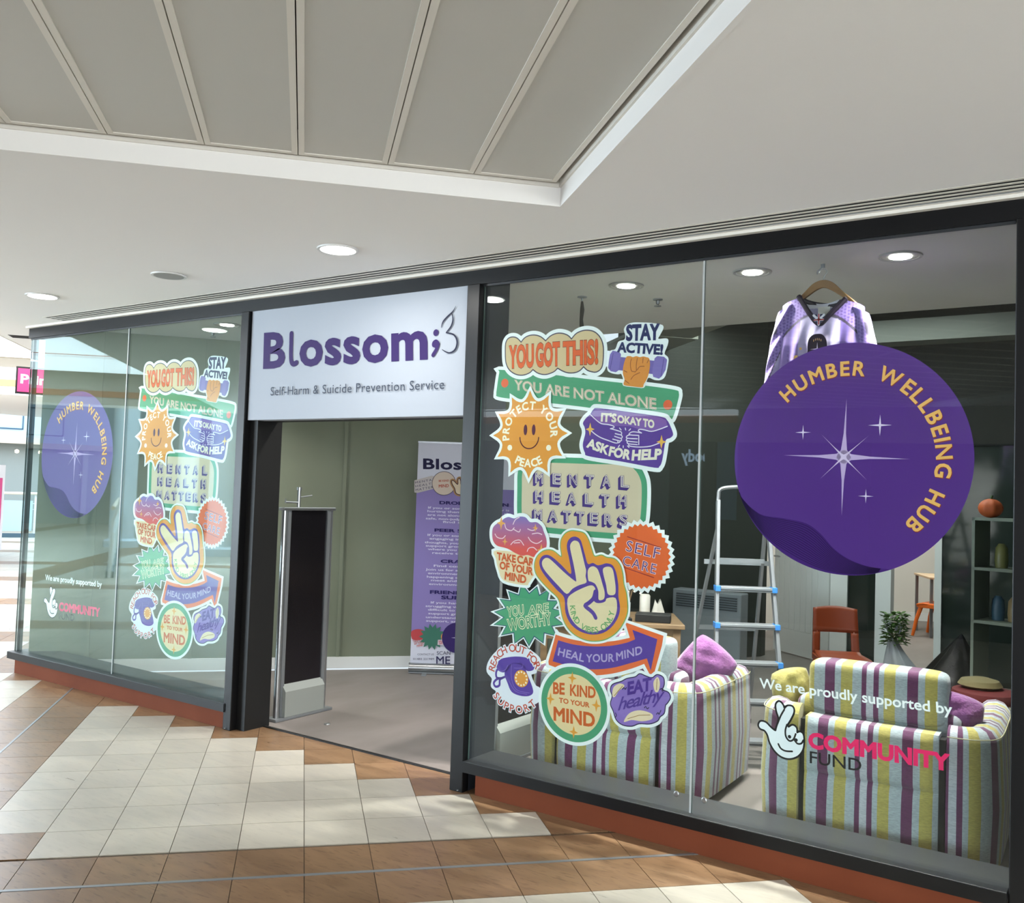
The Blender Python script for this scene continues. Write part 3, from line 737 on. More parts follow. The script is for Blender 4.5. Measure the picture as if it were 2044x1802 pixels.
hl = [[(978, 1175), (1020, 1215), (1065, 1248), (1120, 1256), (1165, 1268), (1168, 1282), (1140, 1290)], [(975, 1298), (1010, 1330), (1060, 1362), (1120, 1385), (1175, 1405), (1200, 1405), (1200, 1390)],
      [(1140, 1290), (1180, 1300), (1225, 1315), (1232, 1328), (1225, 1340), (1180, 1330)], [(1225, 1340), (1238, 1355), (1225, 1368), (1175, 1352)], [(1225, 1368), (1232, 1380), (1220, 1390), (1160, 1375)], [(1220, 1390), (1215, 1402), (1200, 1405)],
      [(1605, 1270), (1540, 1295), (1475, 1312), (1420, 1300), (1380, 1295), (1368, 1308), (1395, 1325)], [(1395, 1325), (1330, 1315), (1300, 1325), (1298, 1340), (1370, 1345)], [(1298, 1340), (1275, 1350), (1278, 1368), (1360, 1372)], [(1278, 1368), (1275, 1390), (1360, 1400)], [(1278, 1392), (1285, 1412), (1360, 1420)], [(1290, 1418), (1300, 1432), (1380, 1440), (1470, 1432), (1555, 1400)], [(1372, 1345), (1372, 1420)],
      [(1215, 1285), (1228, 1300)], [(1262, 1285), (1265, 1300)], [(1305, 1292), (1292, 1305)], [(1215, 1425), (1205, 1440)], [(1245, 1430), (1245, 1445)], [(1280, 1430), (1292, 1442)]]
a.strokes('hand_line', (226, 214, 232), [[V1(*p) for p in cr(l, False, 3)] for l in hl], .005)
for c_ in ((975, 1295), (1557, 1398)): a.fill('gold_star', (228, 176, 84), sparkle(V1(*c_), .034, .026, .3)); a.d -= a.step
a.d += a.step
a.text('lettering', (232, 222, 204), [("IT'S", V1(1066, 1228), V1(1185, 1236), V1(1070, 1165)), ('OKAY', V1(1200, 1238), V1(1392, 1266), V1(1200, 1182)), ('TO', V1(1408, 1270), V1(1495, 1284), V1(1410, 1210)),
       ('ASK', V1(948, 1438), V1(1112, 1500), V1(966, 1372)), ('FOR', V1(1128, 1508), V1(1292, 1540), V1(1142, 1438)), ('HELP', V1(1318, 1545), V1(1550, 1536), V1(1325, 1468))], off=.05)
# -- YOU ARE WORTHY
a = st('starburst_sticker', 'green starburst YOU ARE WORTHY sticker with outlined lettering', V2(430, 1450), 1)
c = V2(420, 1450); tips = [(125, 1510), (170, 1350), (230, 1240), (345, 1215), (450, 1180), (580, 1205), (620, 1330), (700, 1310), (730, 1500), (690, 1600), (560, 1660), (430, 1730), (300, 1680), (170, 1650)]
tips = [(112, 1510), (150, 1350), (235, 1255), (345, 1190), (455, 1185), (575, 1215), (620, 1300), (700, 1320), (735, 1500), (665, 1600), (655, 1690), (535, 1720), (430, 1735), (335, 1690), (175, 1690), (150, 1590)]
lp = []
cc = Vector((430, 1455))
tips = [tuple(cc+Vector((310*math.cos(t)*(1+.05*math.sin(5*k)), -265*math.sin(t)*(1+.06*math.cos(3*k))))) for k, t in enumerate([2*PI*k/15+.1 for k in range(15)])]
for k in range(15):
    p = Vector(tips[k]); q = Vector(tips[(k+1) % 15]); m = cc+((p+q)/2-cc)*.72
    lp += [V2(*p), V2(*m)]
a.fill('backing', WH, [(c[0]+(p[0]-c[0])*1.15, c[1]+(p[1]-c[1])*1.13) for p in lp]); a.strokes('outline', (44, 70, 110), [lp], .01, True); a.fill('print', (72, 152, 112), lp)
it = [('YOU', V2(240, 1470), V2(385, 1450), V2(232, 1385)), ('ARE', V2(425, 1450), V2(600, 1425), V2(425, 1375)), ('WORTHY', V2(248, 1592), V2(632, 1535), V2(235, 1495))]
a.text('lettering', (232, 226, 190), it, off=.05); a.text('lettering_core', (60, 136, 98), it, off=-.004)
# -- TAKE CARE OF YOUR MIND
a = st('brain_sticker', 'TAKE CARE OF YOUR MIND sticker under a purple and red brain', V2(320, 870), 2)
br = [V2(*p) for p in cr([(105, 740), (112, 680), (145, 645), (185, 625), (210, 600), (250, 585), (300, 598), (345, 582), (400, 588), (440, 630), (500, 632), (545, 670), (562, 715), (585, 780), (585, 850), (550, 905), (480, 940), (420, 922), (370, 928), (310, 905), (250, 870), (205, 855), (150, 840), (115, 800)], True, 4)]
it = [('TAKE', V2(150, 962), V2(312, 990), V2(150, 900)), ('CARE', V2(328, 990), V2(510, 1030), V2(330, 925)), ('OF YOUR', V2(172, 1042), V2(462, 1100), V2(176, 980)), ('MIND', V2(217, 1135), V2(402, 1172), V2(222, 1072))]
tb = [V2(*p) for p in cr([(145, 880), (520, 940), (530, 1030), (470, 1110), (430, 1170), (400, 1190), (210, 1150), (160, 1050), (140, 960)], True, 4)]
a.fill('backing', WH, br, .018); a.d -= a.step; a.fill('backing', WH, tb, .014); a.fill('cream_panel', (230, 208, 170), tb)
gm = bpy.data.materials.new('brain_print'); gm.use_nodes = True; _n = gm.node_tree; _g = _n.nodes.new('ShaderNodeNewGeometry'); _s = _n.nodes.new('ShaderNodeSeparateXYZ'); _m = _n.nodes.new('ShaderNodeMapRange'); _r = _n.nodes.new('ShaderNodeValToRGB')
_n.links.new(_g.outputs['Position'], _s.inputs[0]); _n.links.new(_s.outputs['Z'], _m.inputs[0]); _m.inputs[1].default_value = V2(500, 930)[1]; _m.inputs[2].default_value = V2(340, 585)[1]
_n.links.new(_m.outputs[0], _r.inputs[0]); _r.color_ramp.elements[0].color = lin((214, 62, 50)); _r.color_ramp.elements[1].color = lin((122, 98, 170)); _r.color_ramp.elements.new(.45).color = lin((178, 78, 112)); _r.color_ramp.elements[0].position = .15
_n.links.new(_r.outputs[0], _n.nodes['Principled BSDF'].inputs['Base Color']); _n.nodes['Principled BSDF'].inputs['Roughness'].default_value = .55
a.fill('brain', gm, br)
a.strokes('brain_fold', (240, 205, 215), [[V2(*p) for p in cr(l, False, 4)] for l in ([(290, 650), (310, 610), (345, 588)], [(215, 640), (230, 690), (275, 705), (300, 680)], [(290, 690), (340, 718), (355, 695)], [(130, 735), (150, 765), (195, 775), (222, 750)], [(420, 690), (460, 705), (500, 690)], [(460, 735), (510, 728), (545, 740)], [(425, 765), (450, 800), (500, 820), (545, 795)], [(270, 830), (300, 800), (350, 790), (385, 835)], [(300, 815), (350, 812)], [(415, 890), (430, 862), (470, 855), (500, 880)])], .0045)
for c_, r_ in (((185, 640), .036), ((488, 682), .022), ((218, 803), .022), ((540, 880), .034)): a.fill('gold_star', (226, 160, 84), sparkle(V2(*c_), r_, r_*.8, .3)); a.d -= a.step
a.d += a.step
a.text('lettering', (204, 88, 38), it, off=.045)
# -- SELF CARE
a = st('badge_sticker', 'orange saw-toothed round SELF CARE sticker', V2(1425, 932), 1)
c = ((V2(1165, 930)[0]+V2(1688, 930)[0])/2, (V2(1425, 655)[1]+V2(1425, 1212)[1])/2); R_ = (V2(1688, 930)[0]-V2(1165, 930)[0])/2
a.fill('backing', WH, starp(c, R_+.022, R_*.94+.016, 32, .05)); a.fill('print', (224, 100, 44), starp(c, R_, R_*.92, 32, .05))
it = [('SELF', V2(1285, 885), V2(1580, 958), V2(1300, 792)), ('CARE', V2(1256, 1008), V2(1548, 1092), V2(1270, 925))]
a.text('lettering_edge', (240, 214, 220), it, off=.026, spacing=1.15); a.text('lettering', (88, 50, 118), it, off=-.008, spacing=1.15)
a.strokes('rule', (150, 50, 50), [[V2(1302, 760), V2(1600, 857)], [V2(1255, 1026), V2(1535, 1122)]], .004)
# -- PEACE HAND
a = st('peace_sign_sticker', 'victory-hand sticker reading KIND VIBES ONLY with orange and purple outlines', V2(900, 1200), 3)
lp = [V2(*p) for p in cr([(845, 712), (920, 730), (960, 790), (990, 880), (1015, 935), (1075, 925), (1120, 945), (1190, 958), (1238, 1010), (1262, 1090), (1272, 1180), (1296, 1270), (1306, 1400), (1288, 1480), (1238, 1570), (1170, 1635), (1080, 1675), (965, 1678), (862, 1640), (782, 1570), (735, 1480), (715, 1380), (690, 1300), (602, 1215), (522, 1125), (490, 1065), (486, 995), (512, 930), (570, 885), (645, 885), (722, 940), (715, 850), (722, 785), (755, 735), (800, 712)], True, 4)]
a.fill('backing', WH, lp, .015); a.fill('green_edge', (112, 166, 96), lp, .005); a.fill('print', (226, 148, 52), lp, -0.0 or 0)
pp = [V2(*p) for p in cr([(525, 990), (545, 938), (590, 920), (640, 940), (720, 1010), (806, 1090), (790, 960), (770, 860), (778, 800), (810, 765), (850, 760), (888, 785), (908, 840), (930, 920), (955, 1000), (1000, 992), (1040, 1012), (1075, 1008), (1120, 995), (1170, 1010), (1200, 1060), (1215, 1120), (1226, 1200), (1226, 1290), (1240, 1390), (1220, 1480), (1160, 1565), (1080, 1615), (980, 1625), (880, 1595), (802, 1530), (757, 1430), (745, 1300), (680, 1230), (610, 1150), (545, 1060)], True, 4)]
a.fill('hand_outline', PRP, pp)
creams = [[(548, 990), (568, 955), (600, 948), (640, 975), (740, 1070), (838, 1150), (852, 1140), (830, 1010), (800, 870), (802, 825), (825, 798), (850, 795), (876, 812), (892, 860), (928, 1010), (940, 1060), (935, 1110), (942, 1165), (880, 1188), (820, 1220), (768, 1266), (700, 1200), (630, 1125), (565, 1045)],
          [(955, 1062), (972, 1032), (1005, 1022), (1040, 1045), (1062, 1100), (1085, 1180), (1104, 1250), (1100, 1305), (1072, 1322), (1050, 1312), (1048, 1240), (1022, 1180), (985, 1158), (962, 1150), (955, 1105)],
          [(1088, 1055), (1106, 1030), (1148, 1026), (1176, 1052), (1192, 1130), (1202, 1220), (1195, 1268), (1160, 1278), (1130, 1262), (1118, 1190), (1100, 1120)],
          [(775, 1312), (828, 1256), (925, 1208), (985, 1190), (1015, 1208), (1026, 1255), (1000, 1310), (1030, 1345), (1080, 1345), (1112, 1330), (1125, 1305), (1200, 1302), (1214, 1390), (1195, 1470), (1142, 1548), (1060, 1592), (980, 1600), (890, 1572), (825, 1510), (785, 1430)]]
for l in creams: a.fill('hand_fill', (228, 208, 168), [V2(*p) for p in cr(l, True, 3)]); a.d -= a.step
a.d += a.step
a.strokes('thumb_line', PRP, [[V2(*p) for p in cr([(1022, 1245), (1005, 1305), (965, 1345), (932, 1372), (975, 1410), (1005, 1440), (1025, 1478)], False, 4)]], .02)
c = V2(992, 1385); a.arc('lettering', (96, 160, 96), 'KIND VIBES ONLY', c, abs(V2(1195, 1385)[0]-c[0])*.76, 182, 356, .029, .012, inward=True)
# -- HEAL YOUR MIND
a = st('arrow_sticker', 'purple curved arrow HEAL YOUR MIND sticker with an orange border', V3(1130, 400), 2)
o1 = [(745, 262)]+cr([(745, 264), (860, 298), (960, 316), (1080, 322), (1200, 314), (1330, 288)], False, 4)+[(1292, 168), (1582, 272), (1572, 340), (1500, 602), (1438, 482)]+cr([(1438, 482), (1330, 522), (1180, 560), (1020, 572), (850, 546), (695, 492)], False, 4)+[(692, 470)]
o2 = cr([(765, 303), (880, 335), (1010, 350), (1160, 348), (1290, 325), (1366, 296)], False, 4)+[(1345, 222), (1540, 295), (1488, 540), (1458, 445)]+cr([(1458, 445), (1330, 482), (1180, 520), (1020, 530), (880, 510), (722, 468)], False, 4)
a.fill('backing', WH, [V3(*p) for p in o1], .02); a.fill('border', (224, 104, 52), [V3(*p) for p in o1], .003); a.fill('print', (84, 56, 150), [V3(*p) for p in o2])
a.text('lettering', (176, 158, 200), [('HEAL', V3(762, 420), V3(962, 472), V3(772, 362)), ('YOUR', V3(985, 474), V3(1200, 470), V3(985, 415)), ('MIND', V3(1222, 462), V3(1422, 408), V3(1218, 402))], off=.022, spacing=1.05)
# -- BE KIND
a = st('round_sticker', 'round cream BE KIND TO YOUR MIND sticker with a green rim', V3(893, 810), 3)
x0 = V3(634, 800)[0]; x1 = V3(1152, 800)[0]; z1 = V3(880, 510)[1]; z0 = V3(900, 1100)[1]; c = ((x0+x1)/2, (z0+z1)/2); R_ = (x1-x0)/2; RY = (z1-z0)/2
a.fill('backing', WH, circ(c, R_+.017, 64, RY+.017)); a.fill('green_rim', GRN, circ(c, R_, 64, RY)); a.fill('print', (226, 202, 156), circ(c, R_-.035, 64, RY-.035))
a.text('lettering', (200, 92, 34), [('BE', V3(730, 718), V3(815, 725), V3(730, 634)), ('KIND', V3(862, 732), V3(1057, 754), V3(862, 650)), ('TO YOUR', V3(775, 788), V3(1010, 828), V3(775, 752)), ('MIND', V3(735, 925), V3(1050, 980), V3(735, 825))], off=.035)
for c_ in ((877, 598), (707, 760), (1065, 812), (888, 1020)): a.fill('gold_star', (222, 152, 58), sparkle(V3(*c_), .032, .026, .3)); a.d -= a.step
# -- PHONE
a = st('telephone_sticker', 'purple dial telephone sticker reading REACH OUT FOR SUPPORT', V3(430, 600), 2)
bk = [V3(*p) for p in cr([(215, 545), (225, 480), (270, 415), (330, 375), (420, 360), (500, 372), (560, 400), (615, 450), (612, 490), (585, 520), (585, 550), (545, 570), (580, 660), (620, 690), (618, 760), (560, 800), (460, 820), (380, 800), (310, 740), (280, 690), (248, 660), (255, 600)], True, 4)]
a.fill('backing', (226, 226, 236), bk, .008)
hs = [V3(*p) for p in cr([(282, 500), (310, 455), (360, 438), (440, 430), (520, 440), (570, 470), (582, 505), (570, 535), (530, 545), (502, 528), (485, 500), (430, 485), (400, 490), (378, 530), (340, 555), (298, 540)], True, 4)]
bd = [V3(*p) for p in cr([(385, 495), (440, 480), (495, 495), (520, 560), (560, 660), (568, 715), (530, 740), (460, 735), (400, 705), (370, 640), (345, 560)], True, 4)]
a.fill('telephone', (86, 58, 152), bd); a.d -= a.step; a.fill('telephone', (86, 58, 152), hs)
a.strokes('cord', (86, 58, 152), [[V3(*p) for p in cr([(310, 515), (282, 545), (285, 595), (330, 600), (290, 605), (262, 635), (275, 665), (305, 655), (310, 610), (345, 590)], False, 4)]], .012)
a.strokes('line_work', (128, 104, 186), [[V3(*p) for p in cr(l, False, 3)] for l in ([(400, 490), (400, 600), (440, 690), (540, 715)], [(420, 520), (480, 520), (490, 490)], [(380, 620), (430, 700), (520, 725)], [(290, 520), (320, 545), (355, 530), (370, 500)])], .003)
c = V3(477, 603); a.fill('dial', (224, 150, 62), circ(c, .0435, 36)); a.strokes('dial_hole', (244, 228, 196), [[(c[0]+.034*math.cos(2*PI*k/12), c[1]+.034*math.sin(2*PI*k/12))] for k in range(12)], .0105)
c = V3(432, 600); rr = abs(V3(618, 600)[0]-c[0])
a.arc('backing', (226, 226, 236), 'REACH OUT FOR', c, rr*.93, 172, 28, rr*.26, .11)
a.arc('backing', (226, 226, 236), 'SUPPORT', c, rr*.95, 218, 320, rr*.26, .11, inward=True)
a.arc('lettering', (190, 72, 52), 'REACH OUT FOR', c, rr*.93, 172, 28, rr*.26, .012)
a.arc('lettering', (190, 72, 52), 'SUPPORT', c, rr*.95, 218, 320, rr*.26, .012, inward=True)
# -- EAT HEALTHY
a = st('cabbage_sticker', 'lavender leafy EAT healthy sticker with cream leaves', V3(1400, 780), 3)
lp = [V3(*p) for p in cr([(1178, 690), (1195, 650), (1260, 628), (1305, 605), (1370, 592), (1405, 568), (1450, 585), (1500, 600), (1540, 575), (1585, 595), (1592, 645), (1580, 690), (1625, 712), (1640, 750), (1618, 790), (1602, 810), (1592, 870), (1560, 898), (1540, 930), (1480, 952), (1400, 950), (1340, 970), (1270, 960), (1222, 920), (1200, 855), (1178, 800), (1192, 740)], True, 4)]
a.fill('backing', WH, lp, .019); a.fill('outline', (36, 26, 70), lp, .005); a.fill('print', (138, 110, 186), lp, -0.0 or 0)
for pts in ([(1190, 735), (1200, 670), (1250, 640), (1285, 660), (1240, 700), (1210, 745)], [(1515, 620), (1545, 590), (1562, 640), (1550, 700), (1525, 705), (1512, 660)], [(1280, 940), (1320, 875), (1390, 850), (1460, 860), (1505, 885), (1495, 920), (1420, 935), (1340, 925)]):
    a.fill('leaf', (228, 206, 172), [V3(*p) for p in cr(pts, True, 4)]); a.d -= a.step
a.d += a.step
a.strokes('leaf_vein', (150, 112, 60), [[V3(1310, 915), V3(1400, 888), V3(1485, 886)], [V3(1540, 605), V3(1535, 690)], [V3(1270, 660), V3(1205, 735)]], .003)
a.strokes('squiggle', (36, 26, 70), [[V3(*p) for p in cr(l, False, 4)] for l in ([(1270, 685), (1280, 672), (1290, 685), (1300, 672)], [(1440, 830), (1452, 820), (1462, 838), (1475, 828)], [(1562, 690), (1575, 678), (1580, 700), (1592, 690)], [(1535, 880), (1548, 868), (1555, 880), (1570, 850)], [(1215, 870), (1222, 890), (1212, 905)])], .004)
a.text('lettering', (78, 48, 140), [('EAT', V3(1312, 725), V3(1490, 690), V3(1315, 632))], off=.045)
a.text('script_lettering', (78, 48, 140), [('healthy', V3(1235, 850), V3(1600, 770), V3(1235, 752))], off=.012, shear=.35, spacing=.86)
# -- left-hand window carries the same set
DX = -3.192
for a_, what in stk:
    dup(a_.root, a_.root.location+Vector((DX, 0, .008)), what+' on the left-hand window')
# -- big purple disc
dc = Vector((-1.0787+1.7, 1.7825)); DR = .4909
a = Art('disc_sticker', 'huge purple disc sticker with stars and gold HUMBER WELLBEING HUB lettering on the right-hand window', 'sticker', Pg, tuple(dc), 2*LV, group='purple disc stickers')
DPUR = (82, 40, 130)
a.fill('print', mat('disc_vinyl', DPUR, .36, spec=.5), circ(dc, DR, 120))
curve = [VD(*p) for p in cr([(262, 1195), (285, 1270), (320, 1320), (375, 1372), (440, 1408), (560, 1425), (690, 1455), (775, 1515), (850, 1600), (930, 1660), (1020, 1700), (1100, 1720), (1200, 1730)], False, 6)]
def clampd(p): v = Vector(p)-dc; L = v.length; return tuple(dc+v*min(1, (DR-.0008)/L))
curve = [clampd(p) for p in curve]
t0 = math.atan2(curve[-1][1]-dc[1], curve[-1][0]-dc[0]); t1 = math.atan2(curve[0][1]-dc[1], curve[0][0]-dc[0])
t1 -= 2*PI if t1 > t0 else 0
edge = [(dc[0]+(DR-.0008)*math.cos(t0+(t1-t0)*i/60), dc[1]+(DR-.0008)*math.sin(t0+(t1-t0)*i/60)) for i in range(61)]
a.fill('wave', (64, 26, 110), curve+edge)
waves = []
for k in range(1, 17):
    f = k/17; l = []
    n_ = len(curve)
    for i in range(n_):
        e_ = edge[60-int(i/(n_-1)*60)]; p = curve[i]; l.append((p[0]+(e_[0]-p[0])*f*.95, p[1]+(e_[1]-p[1])*f*.95))
    waves.append(l[6:-4])
a.strokes('wave_line', (38, 8, 74), waves, .003)
a0 = math.degrees(math.atan2(VD(560, 660)[1]-dc[1], VD(560, 660)[0]-dc[0])); a1 = math.degrees(math.atan2(VD(1355, 1475)[1]-dc[1], VD(1355, 1475)[0]-dc[0]))
rin = (Vector(VD(942, 568))-dc).length
a.arc('lettering_shadow', (150, 62, 40), 'HUMBER WELLBEING HUB', dc+Vector((.002, -.003)), rin, a0+4, a1-4, .058, .034)
a.arc('letter', (236, 180, 100), 'HUMBER WELLBEING HUB', dc, rin, a0+4, a1-4, .058, .026, split=True)
sc0 = VD(915, 1057); LAV = (196, 170, 214)
def spike(c, p, wd):
    c = Vector(c); p = Vector(p); d = (p-c); q = Vector((-d.y, d.x)).normalized()*wd; return [tuple(c+q), tuple(c+d*.12+q*.42), tuple(c+d*.4+q*.16), tuple(p), tuple(c+d*.4-q*.16), tuple(c+d*.12-q*.42), tuple(c-q)]
big = [spike(sc0, VD(*p), .03) for p in ((933, 705), (903, 1410), (555, 1047), (1315, 1070))]
a.strokes('star', LAV, [], .001, extra=big)
a.strokes('star', (216, 194, 228), [], .001, extra=[spike(sc0, VD(*p), .010) for p in ((780, 920), (1065, 930), (772, 1190), (1055, 1197))])
for c_, r_ in (((672, 910), .033), ((1133, 867), .045), ((1048, 1292), .030)): a.fill('small_star', (226, 210, 236), sparkle(VD(*c_), r_, r_*1.05, .13)); a.d -= a.step
disc = a
dup(disc.root, disc.root.location+Vector((-5.812, 0, -.022)), 'huge purple disc sticker with stars and gold HUMBER WELLBEING HUB lettering on the left-hand window')
# -- funder credit
a = Art('credit_lettering', 'white lettering We are proudly supported by on the right-hand window', 'lettering', Pg, V6(980, 380), 2*LV, group='funder credits')
a.text('lettering', (238, 240, 242), [('We are proudly supported by', V6(374, 292), V6(1590, 462), V6(372, 232))], off=.02)
cr1 = a
a = Art('hand_logo', 'white crossed-fingers smiling hand logo with a black outline on the right-hand window', 'logo', Pg, V6(520, 590), 2*LV, group='funder hand logos')
hp = [V6(*p) for p in cr([(368, 528), (380, 508), (410, 515), (440, 545), (472, 568), (482, 545), (496, 490), (482, 440), (478, 400), (495, 382), (515, 400), (528, 428), (550, 410), (578, 415), (585, 445), (565, 490), (545, 525), (555, 545), (580, 532), (602, 548), (606, 580), (628, 575), (645, 592), (648, 640), (640, 685), (610, 722), (560, 738), (510, 725), (470, 690), (440, 640), (425, 590), (405, 560), (378, 548)], True, 4)]
a.fill('outline', (16, 16, 20), hp, .008); a.fill('print', (232, 236, 242), hp, 0)
a.strokes('line', (16, 16, 20), [[V6(*p) for p in cr(l, False, 4)] for l in ([(528, 430), (505, 470), (485, 520)], [(545, 525), (535, 560), (538, 600), (560, 628), (585, 620), (600, 585)], [(590, 620), (610, 645), (635, 645), (648, 625)], [(490, 648), (505, 675), (535, 692), (578, 695)])], .0075)
a.strokes('pupil', (16, 16, 20), [[V6(561, 602)], [V6(602, 623)]], .015)
lg = a
a = Art('fund_lettering', 'pink COMMUNITY and black FUND lettering on the right-hand window', 'lettering', Pg, V6(1120, 700), 2*LV, group='funder names')
a.text('pink_lettering', (222, 24, 96), [('COMMUNITY', V6(686, 668), V6(1568, 815), V6(686, 578))], off=.05)
a.text('black_lettering', (14, 12, 16), [('FUND', V6(690, 768), V6(1015, 822), V6(690, 694))], off=.008)
for q_, n_ in ((cr1, 'white lettering We are proudly supported by on the left-hand window'), (lg, 'white crossed-fingers smiling hand logo with a black outline on the left-hand window'), (a, 'pink COMMUNITY and black FUND lettering on the left-hand window')):
    dup(q_.root, q_.root.location+Vector((-5.80, 0, -.005)), n_)
# ================================================================== INTERIOR THINGS
def atY(u, v, y): d = ray(u, v); t = (y-CAM.y)/d.y; return CAM+d*t
# ---- downlights
M_lamp = mat('lamp_glow', (255, 255, 255), .5, emit=(255, 250, 242), estr=14)
M_lampd = mat('lamp_glow_low', (255, 255, 255), .5, emit=(240, 246, 255), estr=6)
M_trimw = mat('downlight_trim', (214, 214, 212), .45)
def downlight(x, y, z, r, label, group, m, power, lit=True, ri=.84):
    t = thing('downlight' if lit else 'ceiling_speaker', label, 'ceiling light' if lit else 'speaker', (x, y, z), group=group)
    MB().lathe([(r*.80, -.001), (r*.86, -.008), (r, -.008), (r*1.02, -.001), (r*.98, 0)], n=36).build('trim_ring', M_trimw, t, smooth=True)
    MB().lathe([(.001, -.009), (r*ri, -.009), (r*ri, -.0085)], n=36).build('lens' if lit else 'grille', m, t)
    if power:
        l = bpy.data.lights.new('downlight_lamp', 'AREA'); l.shape = 'DISK'; l.size = r*1.5; l.energy = power; l.color = (1, .97, .92); l.spread = math.radians(112 if lit and ri < .6 else 170)
        o = bpy.data.objects.new('lamp', l); o.location = (0, 0, -.014); COL.objects.link(o); o.parent = t
    return t
G = 'downlights in the mall ceiling'
downlight(-3.449, -.64, 2.8, .105, 'large lit round downlight in the mall ceiling above the fascia sign', G, M_lamp, 9)
downlight(-6.184, -.677, 2.8, .105, 'lit round downlight in the mall ceiling furthest left', G, M_lamp, 9)
downlight(-4.813, -.669, 2.8, .10, 'unlit round grey ceiling speaker between the two mall downlights', None, mat('speaker_grille', (150, 150, 148), .7), 0, False)
M_trimg = mat('downlight_trim_grey', (150, 150, 146), .4)
M_trimw_, M_trimw = M_trimw, M_trimg
G = 'downlights behind the shop window'
for x, lab in ((-2.517, 'lit downlight inside the shop nearest the doorway'), (-1.768, 'bluish lit downlight inside the shop just right of the glass joint'), (-1.027, 'lit downlight inside the shop to the right of the hanging jersey'), (-4.2, 'lit downlight inside the shop above the doorway'), (-5.9, 'lit downlight inside the shop behind the left-hand window')):
    t = downlight(x, .735 if x > -5 else .62, 2.8, .10, lab, G, M_lamp, {-4.2: 12, -5.9: 16}.get(x, 36), ri=.52)
    MB().lathe([(.001, -.0045), (.084, -.0045), (.084, -.004)], n=28).build('reflector', M_trimg, t)
M_trimw = M_trimw_
for x, y, n_ in ((-2.522, 1.161, 'small sprinkler head on the soffit right of the hanging plant'), (-6.3, .8, 'small sprinkler head on the soffit behind the left-hand window')):
    t = thing('sprinkler', n_, 'sprinkler', (x, y, 2.8))
    MB().lathe([(.03, 0), (.03, -.006), (.012, -.01), (.01, -.03), (.004, -.034)], n=16).build('body', M_alud, t)
    MB().lathe([(.002, -.045), (.022, -.045), (.022, -.042), (.002, -.04)], n=12).build('deflector', M_alud, t)
    MB().bar((.008, 0, -.03), (.004, 0, -.044), .002, .002).build('frame_arm', M_alud, t)
area('shop_inner_light', (-2.4, 3.6, 3.3), 2.5, 2.0, 80, (.92, 1, .96))
# ---- roller banner by the doorway
BD = Vector((.695, .483, 0)).normalized(); BO = Vector((-5.295, 2.227, 0))
rb = thing('roller_banner', 'tall purple and white roller banner standing against the sage wall inside the doorway', 'banner', BO, math.atan2(BD.y, BD.x))
def banner_body(rb, m):
    MB().box(0, .85, -.004, 0, .075, 1.99).build('banner_sheet', m, rb)
    MB().tube([(-.01, -.0, .045), (.86, -.0, .045)], .042, 16).build('base_cassette', M_alu, rb, smooth=True)
    MB().box(-.01, .86, -.045, .045, .004, .012).build('base_foot_plate', M_alud, rb)
    for x in (.13, .72): MB().box(x-.02, x+.02, -.14, .12, .0, .006).build('foot', M_alud, rb)
    MB().box(-.002, .852, -.008, .006, 1.985, 2.0).build('top_rail', M_alu, rb)
    MB().tube([(.425, .02, .05), (.425, .02, 1.99)], .008, 8).build('support_pole', M_alud, rb)
bmat = bpy.data.materials.new('banner_print'); bmat.use_nodes = True; _n = bmat.node_tree; _t = _n.nodes.new('ShaderNodeTexCoord'); _s = _n.nodes.new('ShaderNodeSeparateXYZ'); _r = _n.nodes.new('ShaderNodeValToRGB'); _m = _n.nodes.new('ShaderNodeMath'); _m.operation = 'DIVIDE'; _m.inputs[1].default_value = 2.0
_n.links.new(_t.outputs['Object'], _s.inputs[0]); _n.links.new(_s.outputs['Z'], _m.inputs[0]); _n.links.new(_m.outputs[0], _r.inputs[0]); _n.links.new(_r.outputs[0], _n.nodes['Principled BSDF'].inputs['Base Color']); _r.color_ramp.interpolation = 'CONSTANT'
_r.color_ramp.elements[0].color = lin((206, 206, 220)); _r.color_ramp.elements[1].position = .80; _r.color_ramp.elements[1].color = lin((206, 206, 220)); e = _r.color_ramp.elements.new(.165); e.color = lin((132, 116, 176))
_n.nodes['Principled BSDF'].inputs['Roughness'].default_value = .6
banner_body(rb, bmat)
Pb = Plane(BO, BD); VB = Pb.view(815, 880, 7.508); VC = Pb.view(815, 1120, 7.508)
class ArtLocal(Art):
    def __init__(s, root, plane, lvl, step=.0004):
        s.pl = plane; s.c = (0, 0); s.d = lvl; s.step = step; s.root = root
    def _emit(s, name, rgb, vs, fs):
        s.d += s.step
        vs2 = [(x, -s.d, z) for x, z in vs]; m = rgb if isinstance(rgb, bpy.types.Material) else ink(rgb)
        me = bpy.data.meshes.new(name); me.from_pydata(vs2, [], fs); me.materials.append(m); o = bpy.data.objects.new(name, me); COL.objects.link(o); o.parent = s.root; s._k(o, name); return o
a = ArtLocal(rb, Pb, .0045)
DK = (34, 30, 66)
a.text('lettering', DK, [('Blossom', VB(232, 415), (VB(232, 415)[0]+.66, VB(850, 424)[1]), VB(232, 268))], off=.03, spacing=1.05)
p0 = VB(100, 760); a.fill('print_patch', (190, 182, 182), [VB(*p) for p in [(92, 590), (350, 520), (400, 530), (430, 580), (435, 660), (405, 710), (140, 778), (92, 770)]])
a.text('patch_lettering', (92, 84, 104), [('MENTAL', VB(108, 640), VB(395, 590), VB(104, 610)), ('HEALTH', VB(110, 694), VB(398, 644), VB(108, 664)), ('MATTERS', VB(112, 752), VB(408, 698), VB(110, 720))], off=.01, spacing=1.3)
